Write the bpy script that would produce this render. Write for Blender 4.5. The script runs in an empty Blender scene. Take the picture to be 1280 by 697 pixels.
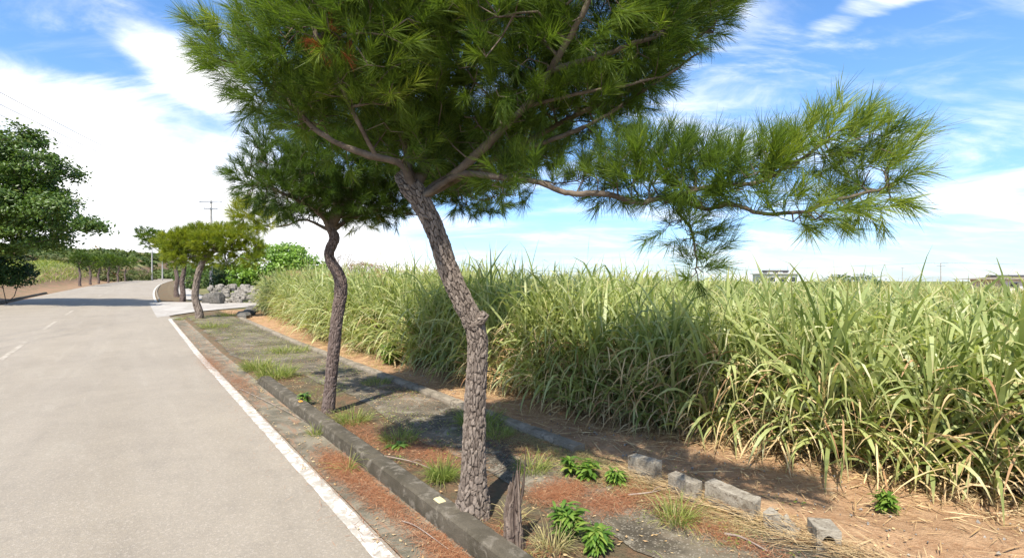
import bpy, math, random
import numpy as np
from mathutils import Vector
random.seed(7); rng = np.random.default_rng(11)
R = math.radians
scene = bpy.context.scene
# ------------------------------------------------------------------ camera
CAMH = 2.5
cd = bpy.data.cameras.new('camera'); cam = bpy.data.objects.new('camera', cd)
scene.collection.objects.link(cam); scene.camera = cam
cam.location = (0, 0, CAMH); cam.rotation_euler = (R(90), 0, 0)
cd.sensor_width = 36; cd.lens = 18.0; cd.shift_y = 0.0012
cd.clip_start = 0.05; cd.clip_end = 4000
# ------------------------------------------------------------------ light
SUN_EL, SUN_AZ = R(54), math.atan2(-0.30, -0.95)      # azimuth of the sun, clockwise from +Y
sun_dir = Vector((math.sin(SUN_AZ)*math.cos(SUN_EL), math.cos(SUN_AZ)*math.cos(SUN_EL), math.sin(SUN_EL)))
sl = bpy.data.lights.new('sun', 'SUN'); sl.energy = 4.7; sl.angle = R(0.53); sl.color = (1.0, .94, .84)
so = bpy.data.objects.new('sun', sl); scene.collection.objects.link(so)
so.rotation_euler = sun_dir.to_track_quat('Z', 'Y').to_euler()
vs = scene.view_settings; vs.view_transform = 'Standard'; vs.look = 'None'; vs.gamma = 1; vs.use_curve_mapping = False
vs.exposure = 0.9
scene.cycles.max_bounces = 8; scene.cycles.transparent_max_bounces = 8
scene.cycles.transmission_bounces = 6; scene.cycles.diffuse_bounces = 4
world = bpy.data.worlds.new('World'); scene.world = world; world.use_nodes = True

class NT:
    """tiny node-graph helper"""
    def __init__(s, tree): s.t = tree; s.n = tree.nodes; s.l = tree.links
    def node(s, typ, **kw):
        nd = s.n.new(typ)
        for k, v in kw.items(): setattr(nd, k, v)
        return nd
    def put(s, sock, v):
        if hasattr(v, 'is_output'): s.l.new(v, sock)
        elif v is not None:
            if isinstance(v, (tuple, list)) and len(v) == 3 and sock.type == 'RGBA': v = (*v, 1)
            sock.default_value = v
    def math(s, op, a, b=None, c=None, clamp=False):
        nd = s.node('ShaderNodeMath', operation=op, use_clamp=clamp)
        for i, v in enumerate((a, b, c)):
            if v is not None: s.put(nd.inputs[i], v)
        return nd.outputs[0]
    def mix(s, f, a, b, blend='MIX'):
        nd = s.node('ShaderNodeMix', data_type='RGBA', blend_type=blend)
        s.put(nd.inputs[0], f); s.put(nd.inputs[6], a); s.put(nd.inputs[7], b)
        return nd.outputs[2]
    def noise(s, vec, scale, detail=4, rough=.55, dist=0, out=0):
        nd = s.node('ShaderNodeTexNoise')
        if vec is not None: s.l.new(vec, nd.inputs['Vector'])
        nd.inputs['Scale'].default_value = scale; nd.inputs['Detail'].default_value = detail
        nd.inputs['Roughness'].default_value = rough; nd.inputs['Distortion'].default_value = dist
        return nd.outputs[out]
    def voro(s, vec, scale, feature='F1', out='Distance'):
        nd = s.node('ShaderNodeTexVoronoi', feature=feature)
        if vec is not None: s.l.new(vec, nd.inputs['Vector'])
        nd.inputs['Scale'].default_value = scale
        return nd.outputs[out]
    def ss(s, v, a, b, lo=0., hi=1.):
        nd = s.node('ShaderNodeMapRange', interpolation_type='SMOOTHSTEP')
        s.put(nd.inputs[0], v); s.put(nd.inputs[1], a); s.put(nd.inputs[2], b)
        s.put(nd.inputs[3], lo); s.put(nd.inputs[4], hi)
        return nd.outputs[0]
    def mapping(s, vec, scale=(1, 1, 1), rot=(0, 0, 0), loc=(0, 0, 0)):
        nd = s.node('ShaderNodeMapping'); s.l.new(vec, nd.inputs[0])
        nd.inputs['Scale'].default_value = scale; nd.inputs['Rotation'].default_value = rot
        nd.inputs['Location'].default_value = loc
        return nd.outputs[0]

# ------------------------------------------------------------------ sky with clouds
w = NT(world.node_tree); w.n.clear()
sky = w.node('ShaderNodeTexSky', sky_type='NISHITA', sun_disc=False)
sky.sun_elevation = SUN_EL; sky.sun_rotation = SUN_AZ
sky.altitude = 50; sky.air_density = 1.0; sky.dust_density = .5; sky.ozone_density = 1.2
tc = w.node('ShaderNodeTexCoord').outputs['Generated']
sx = w.node('ShaderNodeSeparateXYZ'); w.l.new(tc, sx.inputs[0])
X, Y, Z = sx.outputs
el = w.math('ARCSINE', Z)
az = w.math('ARCTAN2', X, Y)
zz = w.math('ADD', w.math('MAXIMUM', Z, 0.0), .22)
cx = w.node('ShaderNodeCombineXYZ')
w.put(cx.inputs[0], w.math('DIVIDE', X, zz)); w.put(cx.inputs[1], w.math('DIVIDE', Y, zz)); w.put(cx.inputs[2], 0.)
pl = cx.outputs[0]
wis_a = w.noise(w.mapping(pl, (1.1, 2.6, 1), (0, 0, R(35))), 1.3, 8, .62, .5)
wis_b = w.noise(w.mapping(pl, (.7, 2.2, 1), (0, 0, R(-28)), (3, 7, 0)), 1.6, 9, .6, .35)
ae = w.node('ShaderNodeCombineXYZ'); w.put(ae.inputs[0], az); w.put(ae.inputs[1], el); w.put(ae.inputs[2], 0.)
puff = w.noise(w.mapping(ae.outputs[0], (1, 1.8, 1), (0, 0, R(-20))), 3.2, 8, .58, .4)
low = w.noise(w.mapping(ae.outputs[0], (1, 5, 1)), 3.0, 7, .6, .3)
def band(a0, e0, wa, we, rot):
    """soft elongated cloud bank centred on azimuth a0, elevation e0 (degrees)"""
    m = w.mapping(ae.outputs[0], (1, 1, 1), (0, 0, 0), (-R(a0), -R(e0), 0))
    m = w.mapping(m, (1/R(wa), 1/R(we), 0), (0, 0, 0)) if rot == 0 else w.mapping(w.mapping(m, (1, 1, 1), (0, 0, R(rot))), (1/R(wa), 1/R(we), 0))
    nd = w.node('ShaderNodeVectorMath', operation='LENGTH'); w.l.new(m, nd.inputs[0])
    return w.ss(nd.outputs['Value'], 0.25, 1.25, 1, 0)
# big bright bank, left of the picture down to the horizon
bank = band(-33, 3, 29, 14.5, 0)
bank2 = band(-31.5, 18.5, 8.5, 3.4, 28)
bank3 = band(-42, 13, 14, 6, 15)
right_low = band(36, 1, 44, 8, 0)
right_top = band(37.5, 24.5, 13, 2.6, -14)
right_mid = band(42, 8, 12, 3.0, -5)
mid = band(22, 17, 16, 7, 10)
def sumc(*a):
    r = a[0]
    for b in a[1:]: r = w.math('ADD', r, b)
    return r
t_bank = w.math('MULTIPLY', bank, 1.15)
c1 = w.ss(w.math('ADD', t_bank, w.math('MULTIPLY', w.math('SUBTRACT', puff, .5), 1.7)), .15, .95)
c2 = w.ss(w.math('ADD', w.math('MULTIPLY', bank2, .85), w.math('ADD', w.math('MULTIPLY', w.math('SUBTRACT', puff, .5), 2.2), w.math('MULTIPLY', w.math('SUBTRACT', wis_a, .5), 1.6))), .12, 1.05)
c3 = w.ss(w.math('ADD', w.math('MULTIPLY', bank3, .6), w.math('MULTIPLY', w.math('SUBTRACT', wis_a, .5), 1.5)), .15, .95)
c4 = w.ss(w.math('ADD', w.math('MULTIPLY', right_low, .36), w.math('MULTIPLY', w.math('SUBTRACT', low, .5), 3.4)), .15, 1.5)
c5 = w.ss(w.math('ADD', w.math('MULTIPLY', right_top, .8), w.math('MULTIPLY', w.math('SUBTRACT', wis_b, .5), 2.4)), .38, 1.0)
c6 = w.math('MULTIPLY', w.ss(w.math('ADD', w.math('MULTIPLY', right_mid, .6), w.math('MULTIPLY', w.math('SUBTRACT', low, .5), 2.2)), .3, .95), .8)
c7 = w.math('MULTIPLY', w.ss(w.math('ADD', w.math('MULTIPLY', mid, .6), w.math('MULTIPLY', w.math('SUBTRACT', wis_a, .5), 2.0)), .3, 1.0), .55)
wisp = w.math('MULTIPLY', w.ss(wis_a, .44, .76), .55)
wisp2 = w.math('MULTIPLY', w.ss(wis_b, .5, .8), .35)
cov = c1
for c in (c2, c3, c4, c5, c6, c7, wisp, wisp2): 
    cov = w.math('SUBTRACT', 1.0, w.math('MULTIPLY', w.math('SUBTRACT', 1.0, cov), w.math('SUBTRACT', 1.0, c)))
cov = w.math('MINIMUM', cov, .97)
# greyer undersides in the thick bank
grey = w.math('MULTIPLY', w.ss(w.noise(w.mapping(ae.outputs[0], (1, 1.5, 1), (0, 0, 0), (4, 2, 0)), 4.5, 4, .5), .5, .7), band(-37, 8, 9, 5, 0))
CL = 5.6
ccol = w.mix(grey, (CL, CL, CL*1.01), (CL*.72, CL*.75, CL*.8))
hsv = w.node('ShaderNodeHueSaturation'); w.l.new(sky.outputs[0], hsv.inputs['Color']); hsv.inputs['Saturation'].default_value = 1.22; hsv.inputs['Value'].default_value = .88
lowtone = w.mix(w.ss(el, R(22), R(-2)), (.98, 1.0, 1.06), (.50, .63, .93))
skc = w.mix(cov, w.mix(1.0, hsv.outputs[0], lowtone, 'MULTIPLY'), ccol)
bg = w.node('ShaderNodeBackground'); w.l.new(skc, bg.inputs[0]); bg.inputs[1].default_value = .15
w.l.new(bg.outputs[0], w.node('ShaderNodeOutputWorld').inputs[0])

# ------------------------------------------------------------------ mesh helpers
def link(o, parent=None):
    scene.collection.objects.link(o)
    if parent is not None: o.parent = parent
    return o
def mesh_np(name, V, F, mat, parent=None, attrs=None, smooth=False, loc=None):
    """V (n,3), F (m,4) or (m,3) int or list of such; one mesh object"""
    V = np.asarray(V, np.float32).reshape(-1, 3)
    Fs = F if isinstance(F, list) else [F]
    Fs = [np.asarray(f, np.int32) for f in Fs if len(f)]
    me = bpy.data.meshes.new(name)
    org = np.array(loc if loc is not None else (0, 0, 0), np.float32)
    me.vertices.add(len(V)); me.vertices.foreach_set('co', (V - org).ravel())
    nl = sum(f.size for f in Fs); npoly = sum(len(f) for f in Fs)
    me.loops.add(nl); me.loops.foreach_set('vertex_index', np.concatenate([f.ravel() for f in Fs]))
    me.polygons.add(npoly)
    tot = np.concatenate([np.full(len(f), f.shape[1], np.int32) for f in Fs])
    st = np.concatenate([[0], np.cumsum(tot)[:-1]]).astype(np.int32)
    me.polygons.foreach_set('loop_start', st)
    try: me.polygons.foreach_set('loop_total', tot)
    except Exception: pass
    me.polygons.foreach_set('use_smooth', np.full(npoly, smooth))
    if attrs:
        for k, a in attrs.items():
            at = me.attributes.new(k, 'FLOAT', 'POINT'); at.data.foreach_set('value', np.asarray(a, np.float32).ravel())
    me.materials.append(mat); me.update(calc_edges=True); me.validate()
    o = bpy.data.objects.new(name, me); link(o, parent)
    if loc is not None and parent is None: o.location = loc
    return o
def tag(o, label=None, cat=None, group=None, kind=None):
    if label: o['label'] = label
    if cat: o['category'] = cat
    if group: o['group'] = group
    if kind: o['kind'] = kind
    return o
def empty(name, loc, label, cat, group=None, rz=0):
    o = bpy.data.objects.new(name, None); o.empty_display_size = .3; link(o); o.location = loc; o.rotation_euler.z = rz
    return tag(o, label, cat, group)
def part(name, V, F, mat, root, attrs=None, smooth=False, label=None, W=False):
    """part of an unrotated thing, given in world coordinates"""
    V = np.asarray(V, float).reshape(-1, 3) - np.array(root.location)
    o = mesh_np(name, V, F, mat, root, attrs, smooth)
    if label: o['label'] = label
    return o
def box(c, s, rz=0, bevel=0.0, jit=0.0, taper=0):
    """chamfered box -> V,F"""
    cx_, cy_, cz_ = c; hx, hy, hz = s[0]/2, s[1]/2, s[2]/2
    b = bevel or min(hx, hy, hz)*.06
    V = []; idx = {}
    for sx_ in (-1, 1):
        for sy_ in (-1, 1):
            for sz_ in (-1, 1):
                tx = 1 - taper*(sz_ > 0)
                for ax in range(3):
                    p = [sx_*(hx-b)*tx, sy_*(hy-b)*tx, sz_*(hz-b)]
                    p[ax] = (sx_*hx*tx, sy_*hy*tx, sz_*hz)[ax]
                    idx[(sx_, sy_, sz_, ax)] = len(V); V.append(p)
    Q = []; T = []
    def k(s3, ax): return idx[(s3[0], s3[1], s3[2], ax)]
    for ax in range(3):
        o1, o2 = [a for a in range(3) if a != ax]
        for sg in (-1, 1):
            q = []
            for a_, b_ in ((-1, -1), (1, -1), (1, 1), (-1, 1)):
                s3 = [0, 0, 0]; s3[ax] = sg; s3[o1] = a_; s3[o2] = b_; q.append(k(s3, ax))
            if (sg > 0) == (ax == 1): q = q[::-1]
            Q.append(q)
        for a_ in (-1, 1):
            for b_ in (-1, 1):
                s0 = [0, 0, 0]; s1 = [0, 0, 0]
                s0[ax] = -1; s1[ax] = 1
                for s_ in (s0, s1): s_[o1] = a_; s_[o2] = b_
                q = [k(s0, o1), k(s1, o1), k(s1, o2), k(s0, o2)]
                if (a_*b_ > 0) != (ax == 1): q = q[::-1]
                Q.append(q[::-1])
    for sx_ in (-1, 1):
        for sy_ in (-1, 1):
            for sz_ in (-1, 1):
                t = [idx[(sx_, sy_, sz_, a)] for a in range(3)]
                if sx_*sy_*sz_ < 0: t = t[::-1]
                T.append(t)
    V = np.array(V, float)
    if jit: V += rng.normal(0, jit, V.shape)
    c_, s_ = math.cos(rz), math.sin(rz)
    V = np.stack([V[:, 0]*c_ - V[:, 1]*s_ + cx_, V[:, 0]*s_ + V[:, 1]*c_ + cy_, V[:, 2] + cz_], 1)
    return V, [np.array(Q), np.array(T)]
def merge(parts):
    V = []; F3 = []; F4 = []; n = 0
    for v, fs in parts:
        fs = fs if isinstance(fs, list) else [fs]
        for f in fs:
            f = np.asarray(f)
            if len(f) == 0: continue
            (F4 if f.shape[1] == 4 else F3).append(f + n)
        V.append(v); n += len(v)
    out = []
    if F4: out.append(np.concatenate(F4))
    if F3: out.append(np.concatenate(F3))
    return np.concatenate(V), out
def norm(a): return a/np.maximum(np.linalg.norm(a, axis=-1, keepdims=True), 1e-9)
def ribbons(P, D, L, W, droop, K=5, side=None, prof=None, gpow=1.0, twist=0.0, tint=None, fold=0.0):
    """N curved blades. P base, D start direction, droop = pull of gravity at tip"""
    N = len(P); P = np.asarray(P, float); D = norm(np.asarray(D, float))
    L = np.broadcast_to(L, (N,)); W = np.broadcast_to(W, (N,)); droop = np.broadcast_to(droop, (N,))
    if side is None:
        up = np.tile([0, 0, 1.], (N, 1)) + rng.normal(0, .35, (N, 3))
        side = norm(np.cross(D, up))
    if prof is None: prof = lambda u: np.minimum(1, np.minimum(u*6+.45, (1-u)*2.6+.04))
    pts = [P]; d = D
    for k in range(K):
        u = (k+1)/K
        d = norm(D + np.array([0, 0, -1.])*(droop*u**gpow)[:, None])
        pts.append(pts[-1] + d*(L/K)[:, None])
    C = np.stack(pts, 1)                                  # N,K+1,3
    u = np.linspace(0, 1, K+1)
    wv = prof(u)[None, :]*W[:, None]*.5
    sd = np.repeat(side[:, None, :], K+1, 1)
    if twist:
        tw = rng.normal(0, twist, N)[:, None]*u[None]
        dirs = norm(np.gradient(C, axis=1)); nn = np.cross(sd, dirs)
        sd = sd*np.cos(tw)[..., None] + nn*np.sin(tw)[..., None]
    A = C - sd*wv[..., None]; B = C + sd*wv[..., None]
    V = np.stack([A, B], 2).reshape(-1, 3)                # N,(K+1),2
    i = (np.arange(N)*(K+1)*2)[:, None] + (np.arange(K)*2)[None]
    F = np.stack([i, i+1, i+3, i+2], -1).reshape(-1, 4)
    if tint is None: tint = rng.random(N)
    return V, F, np.repeat(tint, (K+1)*2), np.tile(np.repeat(u, 2), N)
def cat_ribbons(L):
    V = []; F = []; T = []; U = []; n = 0
    for v, f, t, u in L:
        V.append(v); F.append(f+n); T.append(t); U.append(u); n += len(v)
    return np.concatenate(V), np.concatenate(F), np.concatenate(T), np.concatenate(U)
def catmull(pts, n):
    pts = np.asarray(pts, float); m = len(pts)
    P = np.vstack([2*pts[0]-pts[1], pts, 2*pts[-1]-pts[-2]])
    u = np.linspace(0, m-1-1e-6, n); i = u.astype(int); f = (u-i)[:, None]
    p0, p1, p2, p3 = P[i], P[i+1], P[i+2], P[i+3]
    return .5*((2*p1)+(-p0+p2)*f+(2*p0-5*p1+4*p2-p3)*f**2+(-p0+3*p1-3*p2+p3)*f**3)
def loft(C, r, seg=12, disp=None, cap=True, ell=None):
    """tube along C (n,3) with radii r (n)"""
    C = np.asarray(C, float); n = len(C); T = norm(np.gradient(C, axis=0))
    ref = np.array([1., 0, 0]) if abs(T[0, 0]) < .8 else np.array([0, 1., 0])
    N_ = np.zeros_like(C); b = norm(np.cross(T[0], ref))
    for k in range(n):
        b = norm(b - T[k]*np.dot(b, T[k])); N_[k] = b
    B_ = np.cross(T, N_)
    th = np.linspace(0, 2*np.pi, seg, endpoint=False)
    rr = np.asarray(r, float)[:, None]*np.ones((1, seg))
    if disp is not None: rr = rr + disp
    V = C[:, None] + rr[..., None]*(np.cos(th)[None, :, None]*N_[:, None] + np.sin(th)[None, :, None]*B_[:, None])
    i = np.arange(n-1)[:, None]*seg; j = np.arange(seg)[None]; j2 = (j+1) % seg
    F = np.stack([i+j, i+j2, i+seg+j2, i+seg+j], -1).reshape(-1, 4)
    V = V.reshape(-1, 3); Fs = [F]
    if cap:
        V = np.vstack([V, C[0], C[-1]]); a, z = len(V)-2, len(V)-1
        jj = np.arange(seg); k2 = (jj+1) % seg
        Fs.append(np.vstack([np.stack([k2, jj, np.full(seg, a)], 1), np.stack([(n-1)*seg+jj, (n-1)*seg+k2, np.full(seg, z)], 1)]))
    return V, Fs
def vnoise(p, seed=0):
    """smooth value noise, p (n,2)"""
    r = np.random.default_rng(seed); T = r.random((256, 256))
    i = np.floor(p).astype(int); f = p-i; f = f*f*(3-2*f)
    a = T[i[..., 0] % 256, i[..., 1] % 256]; b = T[(i[..., 0]+1) % 256, i[..., 1] % 256]
    c = T[i[..., 0] % 256, (i[..., 1]+1) % 256]; d = T[(i[..., 0]+1) % 256, (i[..., 1]+1) % 256]
    return (a*(1-f[..., 0])+b*f[..., 0])*(1-f[..., 1])+(c*(1-f[..., 0])+d*f[..., 0])*f[..., 1]
def fbm(p, seed=0, o=4):
    s = 0; a = .5
    for k in range(o): s = s + a*vnoise(p*2**k, seed+k); a *= .5
    return s
def cells(P, per=None, seed=0):
    """F2-F1 of jittered unit-cell points on (n,2); per = wrap of axis 0"""
    r = np.random.default_rng(seed); J = r.random((128, 512, 2))
    i = np.floor(P).astype(int); best = np.full(P.shape[:-1]+(9,), 9.); n = 0; ids = np.zeros(P.shape[:-1]+(9,))
    for dx in (-1, 0, 1):
        for dy in (-1, 0, 1):
            c = i + [dx, dy]; cxm = c[..., 0] % (per or 128)
            q = J[cxm, c[..., 1] % 512]*.9 + c
            best[..., n] = np.hypot(q[..., 0]-P[..., 0], q[..., 1]-P[..., 1]); ids[..., n] = (cxm*73+(c[..., 1] % 512)*31) % 97/97.; n += 1
    o = np.argsort(best, -1); s = np.take_along_axis(best, o, -1)
    return s[..., 1]-s[..., 0], np.take_along_axis(ids, o[..., :1], -1)[..., 0]

# ------------------------------------------------------------------ terrain frame: s along the road, t to its right
dS = np.array([-.598, .801]); nT = np.array([.801, .598])
def shift(s): return .00040*np.maximum(s-40, 0)**2*np.where(s > 260, 0, 1) + np.where(s > 260, .0004*220**2 + (s-260)*.176, 0)
def sst(a, b, x): u = np.clip((x-a)/(b-a), 0, 1); return u*u*(3-2*u)
def Hst(s, t):
    s = np.asarray(s, float); t = np.asarray(t, float)
    prof = np.interp(s, [-50, 20, 35, 60, 100, 130, 190, 240, 320, 700], [0, 0, .25, .52, 1.08, 1.58, 2.4, 2.0, 2.0, 2.0])
    rf = 1 - .55*sst(6, 40, t)
    z = prof*rf
    near = 1-sst(34, 38, s)
    far = sst(57, 59, s)
    z = z + sst(2.42, 2.62, t)*.09*near + sst(3.4, 3.8, t)*.06*far
    st0 = np.interp(s, [0, 70, 100, 200], [9.2, 9.2, 11.5, 11.5])
    z = z + sst(0, 4.5, -t-st0)*np.interp(s, [0, 20, 60, 100], [.2, .6, 1.1, .8])
    z = z + np.clip(-t-14, 0, 60)*.035 + sst(11, 20, -t)*np.clip(s-75, 0, 110)*.038
    z = z - sst(45, 120, t)*2.2
    z = z + sst(5.3, 6.5, t)*near*.06*np.sin(s*1.7+t*1.1)
    return z
def to_st(x, y):
    s = x*dS[0]+y*dS[1]; return s, x*nT[0]+y*nT[1]-shift(s)
def hill(x, y):
    r = np.hypot((x+215)/120., (y-330)/95.)
    r2 = np.hypot((x+330)/130., (y-260)/100.)
    return 6.5*np.exp(-r*r*1.2) + 9*np.exp(-r2*r2*1.2)
def H(x, y):
    x = np.asarray(x, float); y = np.asarray(y, float)
    s, t = to_st(x, y); return Hst(s, t) + hill(x, y)
def W_st(s, t, z=None):
    s = np.asarray(s, float); t = np.asarray(t, float)
    tt = t + shift(s); x = s*dS[0]+tt*nT[0]; y = s*dS[1]+tt*nT[1]
    h = Hst(s, t) + hill(x, y)
    return np.stack([x, y, h + (0 if z is None else z)], -1)
def G(px, py):
    """where the sight line through photo pixel px,py meets the ground"""
    Ys = np.concatenate([np.linspace(2, 60, 3000), np.linspace(60, 400, 4000)])
    xs = (px-640)/640*Ys; zs = CAMH+(350-py)/640*Ys
    below = np.nonzero(zs < H(xs, Ys))[0]
    k = below[0] if len(below) else -1
    return np.array([xs[k], Ys[k], float(H(xs[k], Ys[k]))])
def at(px, py, Yd): return np.array([(px-640)/640*Yd, Yd, CAMH+(350-py)/640*Yd])
def onG(x, y, dz=0): return np.array([x, y, float(H(x, y))+dz])

# ------------------------------------------------------------------ materials
def new_mat(name):
    m = bpy.data.materials.new(name); m.use_nodes = True; g = NT(m.node_tree); g.n.clear()
    out = g.node('ShaderNodeOutputMaterial'); pb = g.node('ShaderNodeBsdfPrincipled')
    g.l.new(pb.outputs[0], out.inputs[0]); g.pb = pb; g.out = out
    g.obj = g.node('ShaderNodeNewGeometry').outputs['Position']
    pb.inputs['Specular IOR Level'].default_value = .25
    return m, g
def bump(g, h, strength=.5, dist=.01):
    b = g.node('ShaderNodeBump'); b.inputs['Strength'].default_value = strength; b.inputs['Distance'].default_value = dist
    g.l.new(h, b.inputs['Height']); g.l.new(b.outputs[0], g.pb.inputs['Normal'])
def foliage_mat(name, c0, c1, c2=None, trans=.35, rough=.5, uses_u=False, tipc=None, spec=.25, basec=None):
    m, g = new_mat(name)
    a = g.node('ShaderNodeAttribute', attribute_name='tint').outputs['Fac']
    col = g.mix(g.ss(a, 0, 1 if c2 is None else .6), c0, c1)
    if c2 is not None: col = g.mix(g.ss(a, .75, 1), col, c2)
    u = g.node('ShaderNodeAttribute', attribute_name='along').outputs['Fac']
    if tipc is not None: col = g.mix(g.ss(u, .72, 1.0), col, tipc)
    if basec is not None: col = g.mix(g.ss(u, .25, 0.0), col, basec)
    n = g.noise(g.obj, .9, 3); col = g.mix(g.ss(n, .35, .65, 0, .3), col, g.mix(1.0, col, (1.25, 1.12, .8), 'MULTIPLY'))
    g.put(g.pb.inputs['Base Color'], col); g.pb.inputs['Roughness'].default_value = rough
    g.pb.inputs['Specular IOR Level'].default_value = spec
    tr = g.node('ShaderNodeBsdfTranslucent'); g.put(tr.inputs[0], g.mix(1.0, col, (1.25, 1.3, .6), 'MULTIPLY'))
    mx = g.node('ShaderNodeMixShader'); mx.inputs[0].default_value = trans
    g.l.new(g.pb.outputs[0], mx.inputs[1]); g.l.new(tr.outputs[0], mx.inputs[2]); g.l.new(mx.outputs[0], g.out.inputs[0])
    return m
def noise_mat(name, cols, scale=2., rough=.85, bs=.5, bd=.01, fine=60, spec=.25, fine_amt=.35, extra=None):
    m, g = new_mat(name)
    n1 = g.noise(g.obj, scale, 6, .6, .3)
    col = g.mix(g.ss(n1, .35, .65), cols[0], cols[1])
    if len(cols) > 2: col = g.mix(g.ss(g.noise(g.obj, scale*2.7, 5, .65, .5), .5, .68), col, cols[2])
    n2 = g.noise(g.obj, fine, 3, .7)
    col = g.mix(g.ss(n2, .3, .75, 0, fine_amt), col, g.mix(1., col, (.45, .43, .42), 'MULTIPLY'))
    n3 = g.voro(g.obj, fine*1.6)
    col = g.mix(g.ss(n3, .22, .12, 0, fine_amt), col, g.mix(1., col, (1.5, 1.48, 1.42), 'MULTIPLY'))
    g.put(g.pb.inputs['Base Color'], col); g.pb.inputs['Roughness'].default_value = rough
    g.pb.inputs['Specular IOR Level'].default_value = spec
    bump(g, g.math('ADD', n2, g.math('MULTIPLY', n1, 1.5)), bs, bd); g.col = col
    return m
def plain(name, c, rough=.6, metal=0):
    m, g = new_mat(name)
    n = g.noise(g.obj, 6, 4); g.put(g.pb.inputs['Base Color'], g.mix(g.ss(n, .3, .7), c, tuple(x*.8 for x in c)))
    g.pb.inputs['Roughness'].default_value = rough; g.pb.inputs['Metallic'].default_value = metal
    return m
def frame_coord(g, sx_=1., sy_=1.):
    """road-aligned texture coordinates (along, across)"""
    mp = g.node('ShaderNodeMapping'); g.l.new(g.obj, mp.inputs[0]); mp.inputs['Rotation'].default_value = (0, 0, -math.atan2(dS[1], dS[0]))
    m2 = g.node('ShaderNodeMapping'); g.l.new(mp.outputs[0], m2.inputs[0]); m2.inputs['Scale'].default_value = (sx_, sy_, 1)
    return m2.outputs[0]

def make_asphalt():
    m, g = new_mat('asphalt')
    fine = g.noise(g.obj, 90, 3, .75); grit = g.voro(g.obj, 110); grit2 = g.voro(g.obj, 60, out='Color')
    lanes = g.noise(frame_coord(g, .04, .75), 1.0, 4, .55)
    stain = g.noise(frame_coord(g, .25, 1.6), 1.2, 6, .65, .6)
    big = g.noise(g.obj, .35, 5, .6, .4)
    col = g.mix(g.ss(big, .3, .7), (.235, .199, .149), (.295, .251, .188))
    col = g.mix(g.ss(lanes, .35, .65, 0, .5), col, (.30, .26, .205))
    col = g.mix(g.ss(g.noise(g.obj, 2.2, 6, .7), .45, .75, 0, .35), col, (.185, .16, .127))
    col = g.mix(g.ss(stain, .5, .75, 0, .28), col, (.16, .138, .108)); col = g.mix(g.ss(stain, .46, .3, 0, .4), col, (.34, .30, .235))
    sg = g.node('ShaderNodeSeparateColor'); g.l.new(grit2, sg.inputs[0])
    col = g.mix(g.ss(sg.outputs[0], .0, 1., 0, .22), col, (.10, .095, .09))
    col = g.mix(g.ss(sg.outputs[1], .75, 1., 0, .3), col, (.46, .41, .34))
    col = g.mix(g.ss(fine, .35, .8, 0, .3), col, (.38, .335, .27))
    g.put(g.pb.inputs['Base Color'], col); g.pb.inputs['Roughness'].default_value = .8
    bump(g, g.math('ADD', grit, fine), .45, .006)
    return m
M = {}
M['asphalt'] = make_asphalt()
M['concrete_road'] = noise_mat('pale_concrete', [(.36, .33, .29), (.44, .41, .36), (.30, .27, .23)], .5, .85, .3, .01, 30)
M['kerb'] = noise_mat('mossy_kerb', [(.07, .060, .040), (.115, .098, .070), (.20, .175, .135)], 2.6, .9, .9, .012, 90, fine_amt=.5)
M['edging'] = noise_mat('weathered_edging', [(.19, .16, .115), (.32, .27, .20), (.11, .09, .062)], 2.5, .9, .8, .012, 70, fine_amt=.5)
M['block'] = noise_mat('grey_block', [(.25, .215, .16), (.36, .32, .25), (.15, .12, .085)], 7., .92, .9, .012, 60, fine_amt=.55)
M['stone'] = noise_mat('limestone', [(.22, .20, .17), (.33, .305, .265), (.09, .083, .07)], 1.6, .9, .9, .05, 12)
M['dark_stone'] = noise_mat('dark_limestone', [(.10, .095, .08), (.17, .155, .135), (.06, .055, .05)], 1.6, .9, .9, .05, 12)
def make_walk():
    m, g = new_mat('mossy_paving')
    v = g.voro(g.obj, 75); vc = g.voro(g.obj, 75, out='Color'); sg = g.node('ShaderNodeSeparateColor'); g.l.new(vc, sg.inputs[0])
    b = g.noise(g.obj, .8, 7, .65, .5); b2 = g.noise(g.obj, 3.1, 6, .7, .4)
    col = g.mix(g.ss(b, .4, .62), (.060, .050, .034), (.15, .125, .085))
    col = g.mix(g.ss(b2, .5, .7, 0, .6), col, (.19, .145, .095)); col = g.mix(g.ss(g.noise(g.obj, 1.9, 6, .7, .8), .53, .62, 0, .7), col, (.25, .22, .165))
    col = g.mix(g.ss(sg.outputs[0], .78, 1, 0, .6), col, (.33, .29, .22))
    col = g.mix(g.ss(g.noise(g.obj, 1.7, 4, .6), .56, .7, 0, .6), col, (.07, .075, .03))
    g.put(g.pb.inputs['Base Color'], col); g.pb.inputs['Roughness'].default_value = .9; bump(g, v, .7, .008)
    return m
M['walk'] = make_walk()
def make_gutter():
    m, g = new_mat('dirty_gutter')
    b = g.noise(g.obj, 2.2, 7, .65, .5); c = g.noise(frame_coord(g, .8, 6), 1.6, 5, .6)
    col = g.mix(g.ss(b, .38, .62), (.085, .075, .048), (.19, .165, .115))
    col = g.mix(g.ss(c, .5, .66, 0, .8), col, (.24, .13, .07))
    col = g.mix(g.ss(g.noise(g.obj, 80, 3, .7), .4, .75, 0, .5), col, (.30, .27, .22))
    g.put(g.pb.inputs['Base Color'], col); g.pb.inputs['Roughness'].default_value = .92; bump(g, g.noise(g.obj, 60, 4), .6, .01)
    return m
M['gutter'] = make_gutter()
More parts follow.
